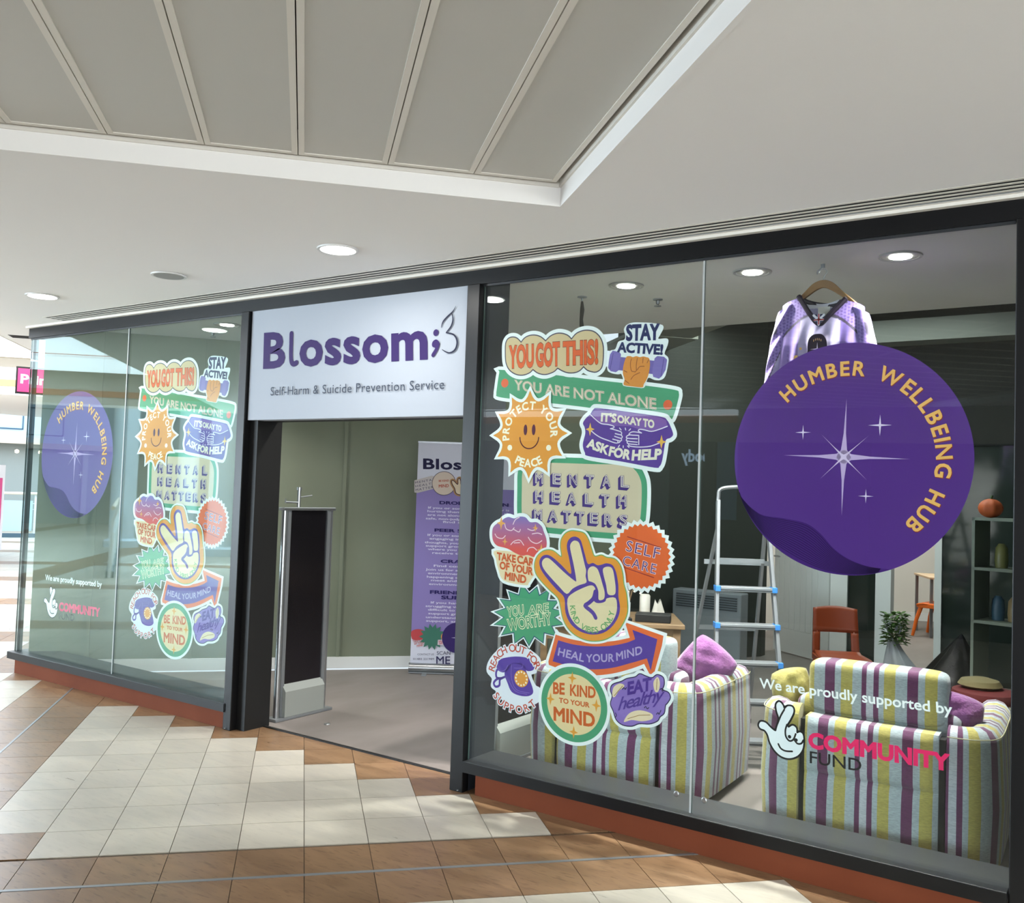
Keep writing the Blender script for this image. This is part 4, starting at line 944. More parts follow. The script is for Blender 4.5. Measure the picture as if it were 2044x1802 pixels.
c = VB(535, 635); a.fill('round_edge', (90, 80, 90), circ(c, .105, 40, .105)); a.fill('round_print', (208, 190, 176), circ(c, .10, 40))
a.text('round_lettering', (176, 84, 66), [('BE KIND', VB(458, 612), VB(610, 606), VB(458, 585)), ('MIND', VB(458, 698), VB(606, 690), VB(458, 655))], off=.03)
hb = [VB(*p) for p in cr([(650, 600), (680, 595), (740, 650), (745, 580), (770, 560), (785, 600), (790, 650), (830, 640), (865, 660), (870, 740), (830, 790), (770, 805), (715, 780), (695, 710), (660, 650)], True, 4)]
a.strokes('hand_print_edge', (170, 130, 90), [hb], .03, True); a.fill('hand_print', (214, 196, 170), hb, 0); a.strokes('hand_print_line', (80, 52, 60), [hb], .007, True)
tx = [('DROP IN SESSIONS', 470, 830, 945, 900, 1.55), ('PEER SUPPORT GROUP', 398, 828, 1355, 1310, 1.55)]
HD = [('DROP IN SESSION', VB(472, 945), (.80, VB(472, 945)[1]-.002), VB(472, 900)), ('PEER SUPPORT G', VB(398, 1355), (.80, VB(398, 1355)[1]-.002), VB(398, 1312)), ('CRAFT AND C', VC(490, 20), (.80, VC(490, 20)[1]), VC(490, -25)),
      ('FRIENDS AND FA', VC(330, 482), (.80, VC(330, 482)[1]), VC(330, 434)), ('SUPPORT G', VC(498, 562), (.74, VC(498, 562)[1]), VC(498, 514))]
a.text('heading', (40, 30, 92), HD, off=.035)
BT = [(VB, 300, 1012, 'If you or someone you know is'), (VB, 290, 1064, 'hurting themselves or having th'), (VB, 290, 1118, 'are not alone. Our drop-in supp'), (VB, 265, 1172, 'safe, non-judgemental space whe'), (VB, 520, 1226, 'find support, and m'),
      (VB, 292, 1420, 'If you or someone you know is'), (VB, 320, 1474, 'engaging in self harm, or sui'), (VB, 248, 1530, 'thoughts, you don\'t have to go th'), (VB, 265, 1580, 'support group offers a welcom'), (VB, 295, 1632, 'where you can talk openly, sh'), (VB, 362, 1688, 'receive the support and u'),
      (VC, 385, 80, 'Find comfort in creativi'), (VC, 262, 134, 'Join us for a relaxed session pl'), (VC, 298, 190, 'environment. There will be dr'), (VC, 282, 244, 'happening each week along wi'), (VC, 342, 296, 'meet and talk with others i'), (VC, 312, 352, 'environment where we can'),
      (VC, 340, 630, 'If you have a friend or fam'), (VC, 262, 682, 'struggling with self harm, it ca'), (VC, 298, 736, 'difficult to know how best to'), (VC, 302, 792, 'support group is here to pro'), (VC, 266, 848, 'understanding space to share'), (VC, 270, 902, 'support, and learn from othe')]
a.text('body_lettering', (214, 208, 228), [(t, v(x, y), (.81, v(x, y)[1]-.001), v(x, y-30)) for v, x, y, t in BT], off=.02)
bb_ = [VC(*p) for p in cr([(45, 1060), (90, 1025), (160, 1015), (220, 1030), (255, 1080), (240, 1150), (150, 1180), (60, 1165)], True, 4)]
a.fill('brain_print', (184, 70, 74), bb_); a.text('brain_lettering', (190, 96, 80), [('TAKE CARE', VC(70, 1215), VC(250, 1195), VC(65, 1185)), ('OF YOUR', VC(90, 1250), VC(240, 1225), VC(88, 1222)), ('MIND', VC(130, 1285), VC(225, 1262), VC(128, 1255))], off=.02)
a.fill('burst_print', (62, 112, 96), starp(VC(360, 1130), .115, .08, 14)); a.fill('fruit_print', (216, 150, 84), circ(VC(560, 1130), .04, 20)); a.fill('slogan_print', (206, 190, 200), [VC(445, 1175), VC(660, 1170), VC(665, 1250), VC(440, 1250)])
a.text('slogan_lettering', (176, 52, 60), [('YOU GOT THIS!', VC(455, 1235), VC(652, 1232), VC(455, 1188))], off=.03)
cc_ = VC(730, 1145); a.fill('disc_print', (52, 36, 96), circ(cc_, .13, 40)); a.fill('disc_star', (200, 190, 226), sparkle(cc_, .07, .05, .1))
a.text('contact_lettering', (60, 58, 84), [('CONTACT US', VC(140, 1405), VC(385, 1405), VC(140, 1378)), ('01482 221989', VC(75, 1475), VC(388, 1475), VC(75, 1445)), ('SCAN', VC(428, 1398), VC(632, 1398), VC(428, 1345))], off=0.0)
a.text('me_lettering', (50, 46, 84), [('ME', VC(422, 1536), VC(628, 1536), VC(422, 1422))], off=.01)
# ---- second display board behind the window stickers
B2 = atY(1006, 1000, 3.3); B2.z = 0
b2 = thing('display_board', 'grey display board with Blossom lettering behind the window stickers', 'board', B2, math.atan2(BD.y, BD.x))
MB().box(0, .85, -.01, .01, .06, 2.05).build('board_face', mat('board_grey', (96, 98, 102), .6), b2)
for x in (.1, .75): MB().box(x-.02, x+.02, -.2, .2, 0, .02).build('foot', M_alud, b2); MB().box(x-.012, x+.012, .01, .03, .0, 1.9).build('upright', M_alud, b2)
P2b = Plane(B2, BD); VV = P2b.view(940, 880, 2.73); a = ArtLocal(b2, P2b, .011)
a.text('lettering', (22, 20, 40), [('Blossom', VV(176, 275), (VV(176, 275)[0]+.7, VV(176, 275)[1]), VV(176, 243)), ('HOME', VV(186, 335), VV(248, 335), VV(186, 328)), ('a', VV(226, 190), VV(250, 190), VV(226, 160))], off=.01)
# ---- security gates
def gate(name, label, x, y0, y1, mk):
    t = thing(name, label, 'security gate', (x, y0, 0), group='shop security gates'); L = y1-y0
    for y in (.02, L-.02):
        MB().lathe([(.001, 0), (.022, 0), (.022, 1.43), (.001, 1.43)], (0, y, 0), 16).build('upright', M_alu, t, smooth=True)
        MB().box(-.022, .022, y+(.012 if y < .1 else -.04), y+(.04 if y < .1 else -.012), .02, 1.41).build('side_channel', M_alud, t)
    MB().box(-.028, .028, -.012, L+.012, 1.41, 1.432).build('top_rail', M_alu, t, bevel=.004)
    MB().box(-.012, .012, .04, L-.04, .2, 1.41).build('dark_panel', mk, t)
    MB().add([(-.05, .05, .02), (.05, .05, .02), (.05, L-.05, .02), (-.05, L-.05, .02), (-.05, .05, .19), (.05, .05, .19), (.05, L-.05, .19), (-.05, L-.05, .19), (-.014, .05, .235), (.014, .05, .235), (.014, L-.05, .235), (-.014, L-.05, .235)],
             [(0, 3, 2, 1), (0, 1, 5, 4), (1, 2, 6, 5), (2, 3, 7, 6), (3, 0, 4, 7), (4, 5, 9, 8), (5, 6, 10, 9), (6, 7, 11, 10), (7, 4, 8, 11), (8, 9, 10, 11)]).build('kick_plate', mat('kick_grey', (142, 146, 142), .45), t)
    MB().box(-.055, .055, -.03, L+.03, 0, .018).build('base_plate', M_alud, t, bevel=.003)
    return t
M_gp = mat('gate_black', (16, 14, 18), .25, noisec=((26, 22, 28), (2, 2, 2), .4, .7))
g = gate('security_gate', 'aluminium framed black security gate just inside the doorway on the left', -4.87, .34, .80, M_gp)
MB().tube([(0, .14, 1.43), (0, .14, 1.55)], .012, 10).build('spigot', M_alu, g); MB().lathe([(.001, 0), (.018, .0), (.018, .02), (.001, .02)], (0, .14, 1.55), 14).build('spigot_head', M_alu, g)
MB().tube([(0, .14, 1.50), (.0, .26, 1.515)], .005, 8).build('side_arm', M_alu, g); MB().tube([(0, .14, 1.465), (0, .02, 1.468)], .007, 8).build('side_arm', M_alu, g); MB().tube([(0, .02, 1.46), (0, .02, 1.49)], .004, 8).build('arm_tip', M_alu, g)
gate('security_gate', 'aluminium framed black security gate behind the lower left of the right-hand window', -3.17, .44, .95, M_gp)
t = thing('floor_stud', 'small shiny metal stud set in the shop floor by the gate', 'stud', (-4.55, .52, -.001)); MB().lathe([(.022, 0), (.018, .006), (.006, .008)], n=16).build('stud', M_alu, t)
t = tag(MB().lathe([(.001, 0), (.05, 0), (.05, .016), (.03, .022), (.012, .03), (.012, .07), (.001, .075)], n=20).build('door_stop', mat('stop_dark', (40, 60, 62), .3), loc=(-4.97, .60, .0)), 'small dark domed door stop behind the left security gate', 'door stop')
# ---- striped sofas
def stripemat():
    m = bpy.data.materials.new('striped_chenille'); m.use_nodes = True; nt = m.node_tree; N = nt.nodes.new; L = nt.links.new; b = nt.nodes['Principled BSDF']
    at = N('ShaderNodeAttribute'); at.attribute_name = 'u'
    d = N('ShaderNodeMath'); d.operation = 'DIVIDE'; d.inputs[1].default_value = .362; L(at.outputs['Fac'], d.inputs[0])
    ad = N('ShaderNodeMath'); ad.operation = 'ADD'; ad.inputs[1].default_value = 20.613; L(d.outputs[0], ad.inputs[0]); fr = N('ShaderNodeMath'); fr.operation = 'FRACT'; L(ad.outputs[0], fr.inputs[0])
    rp = N('ShaderNodeValToRGB'); cr_ = rp.color_ramp; cr_.interpolation = 'CONSTANT'
    GR, YE, PU, LG = (150, 162, 166), (160, 150, 78), (88, 40, 78), (166, 172, 178)
    st_ = [(0, PU), (.124, GR), (.2, YE), (.343, GR), (.457, PU), (.514, LG), (.6, PU), (.663, GR), (.724, YE), (.857, GR)]
    cr_.elements[0].color = lin(st_[0][1]); cr_.elements[1].position = .124; cr_.elements[1].color = lin(GR)
    for p, c in st_[2:]: e = cr_.elements.new(p); e.color = lin(c)
    L(fr.outputs[0], rp.inputs[0])
    tc = N('ShaderNodeTexCoord'); mp = N('ShaderNodeMapping'); mp.inputs['Scale'].default_value = (60, 60, 260); L(tc.outputs['Object'], mp.inputs[0]); nz = N('ShaderNodeTexNoise'); nz.inputs['Scale'].default_value = 1; nz.inputs['Detail'].default_value = 3; L(mp.outputs[0], nz.inputs['Vector'])
    hs = N('ShaderNodeHueSaturation'); mr = N('ShaderNodeMapRange'); mr.inputs[1].default_value = .3; mr.inputs[2].default_value = .7; mr.inputs[3].default_value = .78; mr.inputs[4].default_value = 1.15; L(nz.outputs[0], mr.inputs[0]); L(mr.outputs[0], hs.inputs['Value']); L(rp.outputs[0], hs.inputs['Color'])
    L(hs.outputs[0], b.inputs['Base Color']); b.inputs['Roughness'].default_value = .85; b.inputs['Sheen Weight'].default_value = .25
    bp = N('ShaderNodeBump'); bp.inputs['Strength'].default_value = .35; bp.inputs['Distance'].default_value = .002; L(nz.outputs[0], bp.inputs['Height']); L(bp.outputs[0], b.inputs['Normal']); return m
M_str = stripemat()
def ubuild(mb, U, name, parent, smooth=True):
    o = mb.build(name, M_str, parent, smooth=smooth); at = o.data.attributes.new('u', 'FLOAT', 'POINT'); at.data.foreach_set('value', U); return o
def sweep(path, prof, u0, name, parent):
    """path: plan points; prof: closed (offset, z) profile"""
    mb = MB(); U = []; n = len(prof); vs = []; s_ = u0
    P = [Vector((p[0], p[1], 0)) for p in path]
    for i, p in enumerate(P):
        d = (P[min(i+1, len(P)-1)]-P[max(0, i-1)]).normalized(); nn = Vector((d.y, -d.x, 0))
        if i: s_ += (P[i]-P[i-1]).length
        for o_, z in prof: vs.append(p+nn*o_+Vector((0, 0, z))); U.append(s_)
    fs = [(i*n+k, i*n+(k+1) % n, (i+1)*n+(k+1) % n, (i+1)*n+k) for i in range(len(P)-1) for k in range(n)]
    fs += [tuple(range(n)), tuple((len(P)-1)*n+k for k in range(n))]
    mb.add(vs, fs); return ubuild(mb, U, name, parent)
def cushionbox(x0, x1, y0, y1, z0, z1, r, bulge, name, parent, du=0, nx=26, nz=16, wob=0.0):
    """soft rounded slab, u = x"""
    mb = MB(); U = []; cx_, cy_, cz_ = (x0+x1)/2, (y0+y1)/2, (z0+z1)/2; hx, hy, hz = (x1-x0)/2, (y1-y0)/2, (z1-z0)/2
    vs = []; nu, nv = nx*2, nz
    for i in range(nu):
        th = 2*PI*i/nu
        for j in range(nv):
            ph = -PI/2+PI*j/(nv-1)
            sg_ = lambda c, e: math.copysign(abs(c)**e, c)
            X = sg_(math.cos(th), .22)*(math.cos(ph)**.22 if math.cos(ph) > 1e-6 else 0); Y = sg_(math.sin(th), .4)*(math.cos(ph)**.3 if math.cos(ph) > 1e-6 else 0); Z = sg_(math.sin(ph), .22)
            x = cx_+hx*X; z = cz_+hz*Z; y = cy_+hy*Y*(1+bulge*(1-(X*.9)**2)*(1-(Z*.9)**2))+wob*math.sin(x*13+z*9)
            vs.append((x, y, z)); U.append(x+du)
    fs = [(i*nv+j, ((i+1) % nu)*nv+j, ((i+1) % nu)*nv+j+1, i*nv+j+1) for i in range(nu) for j in range(nv-1)]
    mb.add(vs, fs); return ubuild(mb, U, name, parent)
def flatslab(x0, x1, y0, y1, z0, z1, name, parent, wave=.006):
    """upholstered panel hugging the frame"""
    mb = MB(); U = []; vs = []; nx, nz = 25, 15
    for side in (0, 1):
        for i in range(nx):
            for j in range(nz):
                fx, fz = i/(nx-1), j/(nz-1); x = x0+(x1-x0)*fx; z = z0+(z1-z0)*fz
                e = min(1, min(fx, 1-fx)*14)**.5*min(1, min(fz, 1-fz)*10)**.5
                y = (y0+.02*(1-e)-wave*math.sin(fz*PI)*1.5+wave*.5*math.sin(x*17+z*11)) if side == 0 else y1
                vs.append((x, y, z)); U.append(x)
    q = nx*nz
    fs = [(i*nz+j, (i+1)*nz+j, (i+1)*nz+j+1, i*nz+j+1) for i in range(nx-1) for j in range(nz-1)]+[(q+i*nz+j, q+i*nz+j+1, q+(i+1)*nz+j+1, q+(i+1)*nz+j) for i in range(nx-1) for j in range(nz-1)]
    for i in range(nx-1): fs += [(i*nz, q+i*nz, q+(i+1)*nz, (i+1)*nz), (i*nz+nz-1, (i+1)*nz+nz-1, q+(i+1)*nz+nz-1, q+i*nz+nz-1)]
    for j in range(nz-1): fs += [(j, j+1, q+j+1, q+j), ((nx-1)*nz+j, q+(nx-1)*nz+j, q+(nx-1)*nz+j+1, (nx-1)*nz+j+1)]
    mb.add(vs, fs); return ubuild(mb, U, name, parent)
def sofa(label, loc, rz, ph=0):
    t = thing('striped_sofa', label, 'sofa', loc, rz, group='striped sofas in the window')
    prof = [(0, .05), (.012, .3), (0, .56), (-.004, .60), (-.025, .628), (-.06, .64), (-.10, .634), (-.13, .61), (-.14, .57), (-.14, .3), (-.14, .05)]
    pr2 = [(.012*math.sin(0), z) for _, z in prof]
    R = [(.316, 0), (.345, 0), (.38, .003), (.42, .014), (.455, .035), (.485, .065), (.505, .105), (.515, .16), (.52, .25), (.52, .4), (.52, .6), (.515, .78), (.50, .84)]
    R = cr(R, False, 2)
    sweep(R, prof, .316+ph, 'side_wing', t)
    L_ = [(-x, y) for x, y in R]; 
    sweep(L_, [(-o_, z) for o_, z in prof], -.316+ph-sum((Vector(L_[i+1])-Vector(L_[i])).length for i in range(0)), 'side_wing', t)
    # piping round the top of the wings
    for sgn in (1, -1): MB().tube([(sgn*(x+(.002)), y-.004 if i < 12 else y, .602) for i, (x, y) in enumerate(R)], .0025, 6).build('piping', mat('piping', (150, 148, 120), .8), t)
    flatslab(-.285, .285, -.012, .1, .05, .355, 'lower_back_panel', t, .008)
    flatslab(-.285, .285, -.018, .1, .35, .60, 'upper_back_panel', t, .005)
    MB().box(-.31, .31, .02, .09, .06, .58).build('frame_board', M_blackm, t)
    cushionbox(-.365, .365, .12, .30, .34, .675, .05, .15, 'back_cushion', t)
    cushionbox(-.305, .305, .10, .27, .60, .845, .05, .10, 'head_cushion', t)
    cushionbox(-.375, .375, .28, .88, .26, .46, .05, .05, 'seat_cushion', t)
    MB().box(-.38, .38, .1, .84, .06, .28).build('base', M_blackm, t)
    for x in (-.42, .42):
        for y in (.08, .76): MB().lathe([(.02, 0), (.025, .05)], (x, y, 0), 12).build('foot', M_blackm, t)
    return t
sofa('striped sofa in the right-hand window under the purple disc, back to the glass', (-1.055, .42, 0), math.radians(3))
sofa('striped sofa standing behind the slogan stickers, back to the glass', (-2.40, .42, 0), math.radians(2))
def pillow(name, label, loc, rot, w_, h_, t_, m):
    mb = MB(); n = 22; vs = []
    for side in (1, -1):
        for i in range(n):
            for j in range(n):
                a_ = -1+2*i/(n-1); b_ = -1+2*j/(n-1); e = ((1-a_**2)*(1-b_**2))**.42; pin = 1-.10*(1-abs(a_)**2)*abs(b_)**3-0
                pin2 = 1-.10*(1-abs(b_)**2)*abs(a_)**3
                vs.append((a_*w_/2*pin2*math.sqrt(1-.36*b_*b_), side*t_/2*e+.008*math.sin(a_*7+b_*4)*e+.006*math.sin(b_*13-a_*5)*e, b_*h_/2*pin*math.sqrt(1-.36*a_*a_)))
    q = n*n
    fs = [(i*n+j, (i+1)*n+j, (i+1)*n+j+1, i*n+j+1) for i in range(n-1) for j in range(n-1)]+[(q+i*n+j, q+i*n+j+1, q+(i+1)*n+j+1, q+(i+1)*n+j) for i in range(n-1) for j in range(n-1)]
    mb.add(vs, fs); o = mb.build(name, m, smooth=True, loc=loc); o.rotation_euler = rot
    bm = bmesh.new(); bm.from_mesh(o.data); bmesh.ops.remove_doubles(bm, verts=bm.verts, dist=.0004); bm.to_mesh(o.data); bm.free()
    for p in o.data.polygons: p.use_smooth = True
    tag(o, label, 'cushion'); return o
M_vpur = mat('purple_velvet', (142, 82, 142), .8, bump=(70, .5), noisec=((116, 60, 118), (14, 14, 14), .35, .65)); M_vpur.node_tree.nodes['Principled BSDF'].inputs['Sheen Weight'].default_value = .5
M_vyel = mat('yellow_velvet', (176, 166, 92), .8, bump=(40, .6), noisec=((154, 144, 76), (14, 14, 14), .35, .65)); M_vyel.node_tree.nodes['Principled BSDF'].inputs['Sheen Weight'].default_value = .4
pillow('cushion', 'crumpled purple velvet cushion standing on the sofa behind the slogan stickers', (-2.07, .93, .645), (.1, .66, .3), .31, .37, .16, M_vpur)
pillow('cushion', 'mustard yellow cushion wedged behind the left wing of the window sofa', (-1.475, .66, .61), (.08, -.22, .55), .22, .36, .14, M_vyel)
pillow('cushion', 'dusky purple cushion leaning at the right end of the window sofa', (-.765, .66, .605), (.05, .22, .25), .28, .34, .15, M_vpur)
# ---- stepladder
lad = thing('stepladder', 'aluminium stepladder with blue step ends standing open behind the window sofas', 'ladder', (-1.96, 1.42, 0), math.radians(33))
def rl(z): f = z/1.66; return .42*f, .215-.065*f     # back offset, half width
M_bl = mat('blue_plastic', (52, 120, 190), .45)
for sx in (-1, 1):
    pts = [(sx*rl(z)[1], rl(z)[0], z) for z in (0.02, 1.58)]
    MB().bar(pts[0], pts[1], .022, .05, up=(0, 1, 0)).build('front_rail', M_alud, lad, bevel=.003)
    MB().bar((sx*.15, .40, 1.42), (sx*.25, 1.18, .02), .02, .035, up=(0, 1, 0)).build('rear_leg', M_alud, lad, bevel=.003)
    MB().box(sx*.215-.016, sx*.215+.016, -.03, .03, 0, .035).build('foot_cap', M_blackm, lad); MB().box(sx*.25-.015, sx*.25+.015, 1.16, 1.21, 0, .03).build('foot_cap', M_blackm, lad)
MB().tube(cr([(-.155, .40, 1.5), (-.15, .415, 1.60), (-.13, .42, 1.655), (0, .42, 1.67), (.13, .42, 1.655), (.15, .415, 1.60), (.155, .40, 1.5)], False, 5), .012, 8).build('top_hoop', M_alud, lad, smooth=True)
for z in (.17, .39, .61, .83, 1.05):
    b_, hw = rl(z); MB().box(-hw, hw, b_-.045, b_+.045, z-.03, z).build('step', M_alud, lad, bevel=.004)
    MB().box(-hw, hw, b_-.047, b_-.044, z-.022, z-.016).build('step_groove', M_dgrey, lad)
    for sx in (-1, 1): MB().box(sx*hw-.016, sx*hw+.016, b_-.05, b_+.03, z-.03, z+.004).build('blue_end_cap', M_bl, lad, bevel=.003)
for z_, y_ in ((.72, .79), (1.18, .53)): MB().bar((-.21, y_, z_), (.21, y_, z_), .012, .03).build('rear_brace', M_alud, lad)
MB().bar((-.15, .42, 1.2), (.15, .42, 1.2), .05, .025).build('platform_bar', M_alud, lad)
# ---- moulded chair
def chair(name, label, loc, rz, m, s=1.0, stool=False):
    t = thing(name, label, 'chair', loc, rz); hs = .36*s if not stool else .62
    n = 12
    mb = MB(); mb.grid(lambda a_, b_: ((a_-.5)*.40*s*(1-.12*b_), (b_-.5)*.38*s, hs-.022*math.sin(a_*PI)*math.sin(min(1, b_*1.2)*PI)+.012*(b_ > .9)-(.02*(1-b_*8) if b_ < .12 else 0)), n, n)
    o = mb.build('seat', m, t, smooth=True); q = o.modifiers.new('s', 'SOLIDIFY'); q.thickness = .018*s
    def bk(a_, z_): return ((a_-.5)*.38*s*(1-.06*z_), .19*s+.03*s+.05*s*z_-.055*s*math.sin(a_*PI)*0+.035*s*(1-(2*a_-1)**2), hs+.34*s*z_+.01)
    zt = lambda a_, b_: .42+(.58+.05*math.sin(a_*PI))*b_
    mb = MB(); mb.grid(lambda a_, b_: bk(a_, zt(a_, b_)), n, 8); o = mb.build('backrest', m, t, smooth=True); q = o.modifiers.new('s', 'SOLIDIFY'); q.thickness = .016*s
    for lo, hi in ((0, .16), (.84, 1)):
        mb = MB(); mb.grid(lambda a_, b_: bk(lo+(hi-lo)*a_, -.10+b_*.55), 4, 6); o = mb.build('back_upright', m, t, smooth=True); q = o.modifiers.new('s', 'SOLIDIFY'); q.thickness = .016*s
    mb = MB(); mb.box(-.19*s, .19*s, -.185*s, -.175*s, hs-.06, hs-.012); mb.box(-.195*s, -.18*s, -.18*s, .2*s, hs-.06, hs-.012); mb.box(.18*s, .195*s, -.18*s, .2*s, hs-.06, hs-.012); mb.build('seat_skirt', m, t, bevel=.006)
    for sx in (-1, 1):
        for sy in (-1, 1):
            MB().tube([(sx*.165*s, sy*.15*s+.01, hs-.02), (sx*.185*s, sy*.19*s, hs*.5), (sx*.205*s, sy*.22*s, .01)], [.024*s, .02*s, .016*s], 8).build('leg', m, t, smooth=True)
    return t
M_och = mat('red_orange_plastic', (152, 66, 34), .42); M_och2 = mat('bright_orange_plastic', (236, 112, 28), .4)
chair('classroom_chair', 'rust orange moulded plastic chair in front of the white boarded door', (-2.07, 3.75, 0), math.radians(28), M_och, 1.0)
chair('classroom_chair', 'bright orange moulded chair tucked under the table in the far room', (-2.13, 8.35, 0), math.radians(-100), M_och2, 1.15)
ft = thing('classroom_table', 'small table with grey metal legs in the bright far room', 'table', (-1.85, 8.75, 0), .45)
MB().box(-.6, .6, -.35, .35, .70, .725).build('table_top', mat('beech', (206, 178, 146), .5), ft, bevel=.004)
for x in (-.57, .57):
    for y in (-.32, .32): MB().box(x-.016, x+.016, y-.016, y+.016, 0, .70).build('leg', M_alud, ft)
# ---- open boarded door
dr = MB().box(0, .04, 0, 0, 0, 0)
ds = thing('boarded_door', 'white tongue-and-groove door standing ajar to the back room', 'door', (-2.63, 5.42, 0), math.atan2(.46, -.70))
MB().box(0, .84, -.018, .018, .012, 2.05).build('door_leaf', M_white, ds)
for k in range(8): MB().box(.085+k*.086, .085+(k+1)*.086-.005, .018, .026, .26, 1.96).build('board', M_white, ds)
for x0, x1, z0, z1 in ((0, .08, .012, 2.05), (.775, .84, .012, 2.05), (.08, .775, .012, .255), (.08, .775, 1.965, 2.05)): MB().box(x0, x1, .018, .03, z0, z1).build('door_rail', M_white, ds)
hd = MB().tube([(.79, .03, 1.0), (.79, .075, 1.0), (.70, .08, 1.0)], .009, 8).build('door_handle', M_alu, ds)
ds['kind'] = 'structure'; ds.name = 'door_1'
# ---- bag with plant, black bag, red stool, heater, table with jars
cb = atY(1800, 1300, 4.3)
pb = thing('carrier_bag', 'pale striped translucent carrier bag slumped by the door frame', 'bag', (-1.74, 4.3, 0))
M_bag = mat('striped_plastic_bag', (196, 200, 206), .3, noisec=((150, 156, 166), (1, 1, 1), .4, .6), bump=(18, .8))
mb = MB(); mb.grid(lambda a_, b_: ((.17*(1-b_)+.025)*math.cos(2*PI*a_)*(1+.10*math.sin(10*PI*a_+b_*4))-.10*b_+.03, (.12*(1-b_)+.03)*math.sin(2*PI*a_)*(1+.15*math.sin(14*PI*a_)), .10+.36*b_+.02*math.sin(8*PI*a_)*b_), 56, 14, cu=True); mb.build('bag_body', M_bag, pb, smooth=True)
for s_ in (-1, 1): MB().tube(cr([(-.05+s_*.03, 0, .50), (-.06+s_*.06, 0, .57), (-.04+s_*.02, 0, .60), (-.04, 0, .54)], False, 4), .008, 6).build('bag_handle', M_bag, pb)
MB().box(-.20, .16, -.12, .12, 0, .10).build('bag_base', M_blackm, pb, bevel=.02)
def foliage(name, label, loc, R, H, n, m, seed, droop=0):
    t = thing(name, label, 'plant', loc); rnd = random.Random(seed); mb = MB()
    for k in range(n):
        th = rnd.uniform(0, 2*PI); r = R*rnd.random()**.5; z = H*rnd.random(); p = Vector((r*math.cos(th), r*math.sin(th), z)); d = Vector((math.cos(th), math.sin(th), rnd.uniform(-.3, .8)-droop)).normalized(); s_ = rnd.uniform(.03, .055)
        q = d.cross(Vector((0, 0, 1))).normalized(); up2 = q.cross(d)
        mb.add([p, p+d*s_*.35+q*s_*.38+up2*.004, p+d*s_*.8+q*s_*.28, p+d*s_*1.15-up2*.008, p+d*s_*.8-q*s_*.28, p+d*s_*.35-q*s_*.38+up2*.004], [(0, 1, 2, 3), (0, 3, 4, 5)])
    mb.build('foliage', m, t, kind='stuff')
    for k in range(5): MB().tube([(0, 0, -.02), (R*.5*math.cos(k*1.3), R*.5*math.sin(k*1.3), H*.7)], .003, 5).build('stem', m, t)
    return t
M_leaf = mat('leaf_green', (70, 108, 46), .5, noisec=((108, 140, 70), (20, 20, 20), .4, .7)); M_leafd = mat('leaf_dark', (44, 70, 36), .5)
foliage('potted_plant', 'leafy green plant poking out above the pale carrier bag', (-1.80, 4.34, .42), .085, .26, 330, M_leaf, 3)
bg = thing('black_bag', 'large black bin bag spread over a box beside the stool', 'bag', (-1.33, 4.10, 0))
M_bbag = mat('black_plastic_bag', (10, 10, 12), .28, bump=(9, .9))
def _tent(a_, b_):
    th = 2*PI*a_; r = .36*b_*(1+.10*math.sin(3*th+1)+.05*math.sin(7*th)); x = r*math.cos(th)*1.05; y = r*math.sin(th)*.62
    h = .60*(1-b_)**1.15+.16*max(0, -math.cos(th))*b_*(1-b_*.4)+.02*math.sin(5*th)*b_*(1-b_)*4; return (x+.06*(1-b_)+.02, y, max(.004, h))
mb = MB(); mb.grid(_tent, 46, 18, cu=True); mb.build('bag_body', M_bbag, bg, smooth=True)
MB().box(-.22, .22, -.17, .17, 0, .2).build('box', M_blackm, bg)
stl = thing('stool', 'low round stool with a dark red seat and chrome legs by the right edge', 'stool', (-.88, 2.6, 0))
MB().lathe([(.001, .37), (.15, .37), (.19, .385), (.20, .41), (.19, .44), (.12, .455), (.001, .46)], n=30).build('seat', mat('dark_red_fabric', (96, 28, 30), .8), stl, smooth=True)
MB().lathe([(.001, .455), (.10, .46), (.13, .475), (.11, .505), (.05, .52), (.001, .522)], (-.03, 0, 0), 24).build('seat_pad', mat('olive_pad', (110, 100, 66), .8), stl, smooth=True)
for k in range(4): MB().tube([(.12*math.cos(k*PI/2+.4), .12*math.sin(k*PI/2+.4), .38), (.15*math.cos(k*PI/2+.4), .15*math.sin(k*PI/2+.4), .005)], .014, 10).build('leg', M_alu, stl, smooth=True)
ht = thing('storage_heater', 'grey louvred heater unit low on the back wall behind the ladder', 'heater', (-3.45, 4.35, 0))
MB().box(-.34, .34, -.09, .09, .03, .72).build('casing', mat('heater_grey', (126, 130, 134), .5), ht, bevel=.01)
for k in range(6): MB().box(-.30, .30, -.098, -.09, .56+k*.022, .572+k*.022).build('louvre', M_dgrey, ht)
for x in (-.28, .28): MB().box(x-.03, x+.03, -.08, .08, 0, .03).build('foot', M_blackm, ht)
tb_ = thing('craft_table', 'pale wooden table between the stickers and the ladder', 'table', (-3.2, 1.9, 0), .55)
M_wood = mat('pale_wood', (142, 116, 86), .5, noisec=((118, 94, 66), (2, 18, 18), .3, .7))
MB().box(-.5, .5, -.32, .32, .70, .73).build('table_top', M_wood, tb_, bevel=.004)
for x in (-.45, .45):
    for y in (-.27, .27): MB().box(x-.025, x+.025, y-.025, y+.025, 0, .70).build('leg', M_wood, tb_)
MB().box(-.43, .43, -.285, -.265, .60, .70).build('apron', M_wood, tb_)
M_cer = mat('white_ceramic', (206, 204, 196), .35)
def top(x, y): c_, s_ = math.cos(.55), math.sin(.55); return (-3.2+x*c_-y*s_, 1.9+x*s_+y*c_, .73)
j1 = thing('brush_pot', 'white pot full of wooden brushes on the craft table', 'pot', top(.12, .02))
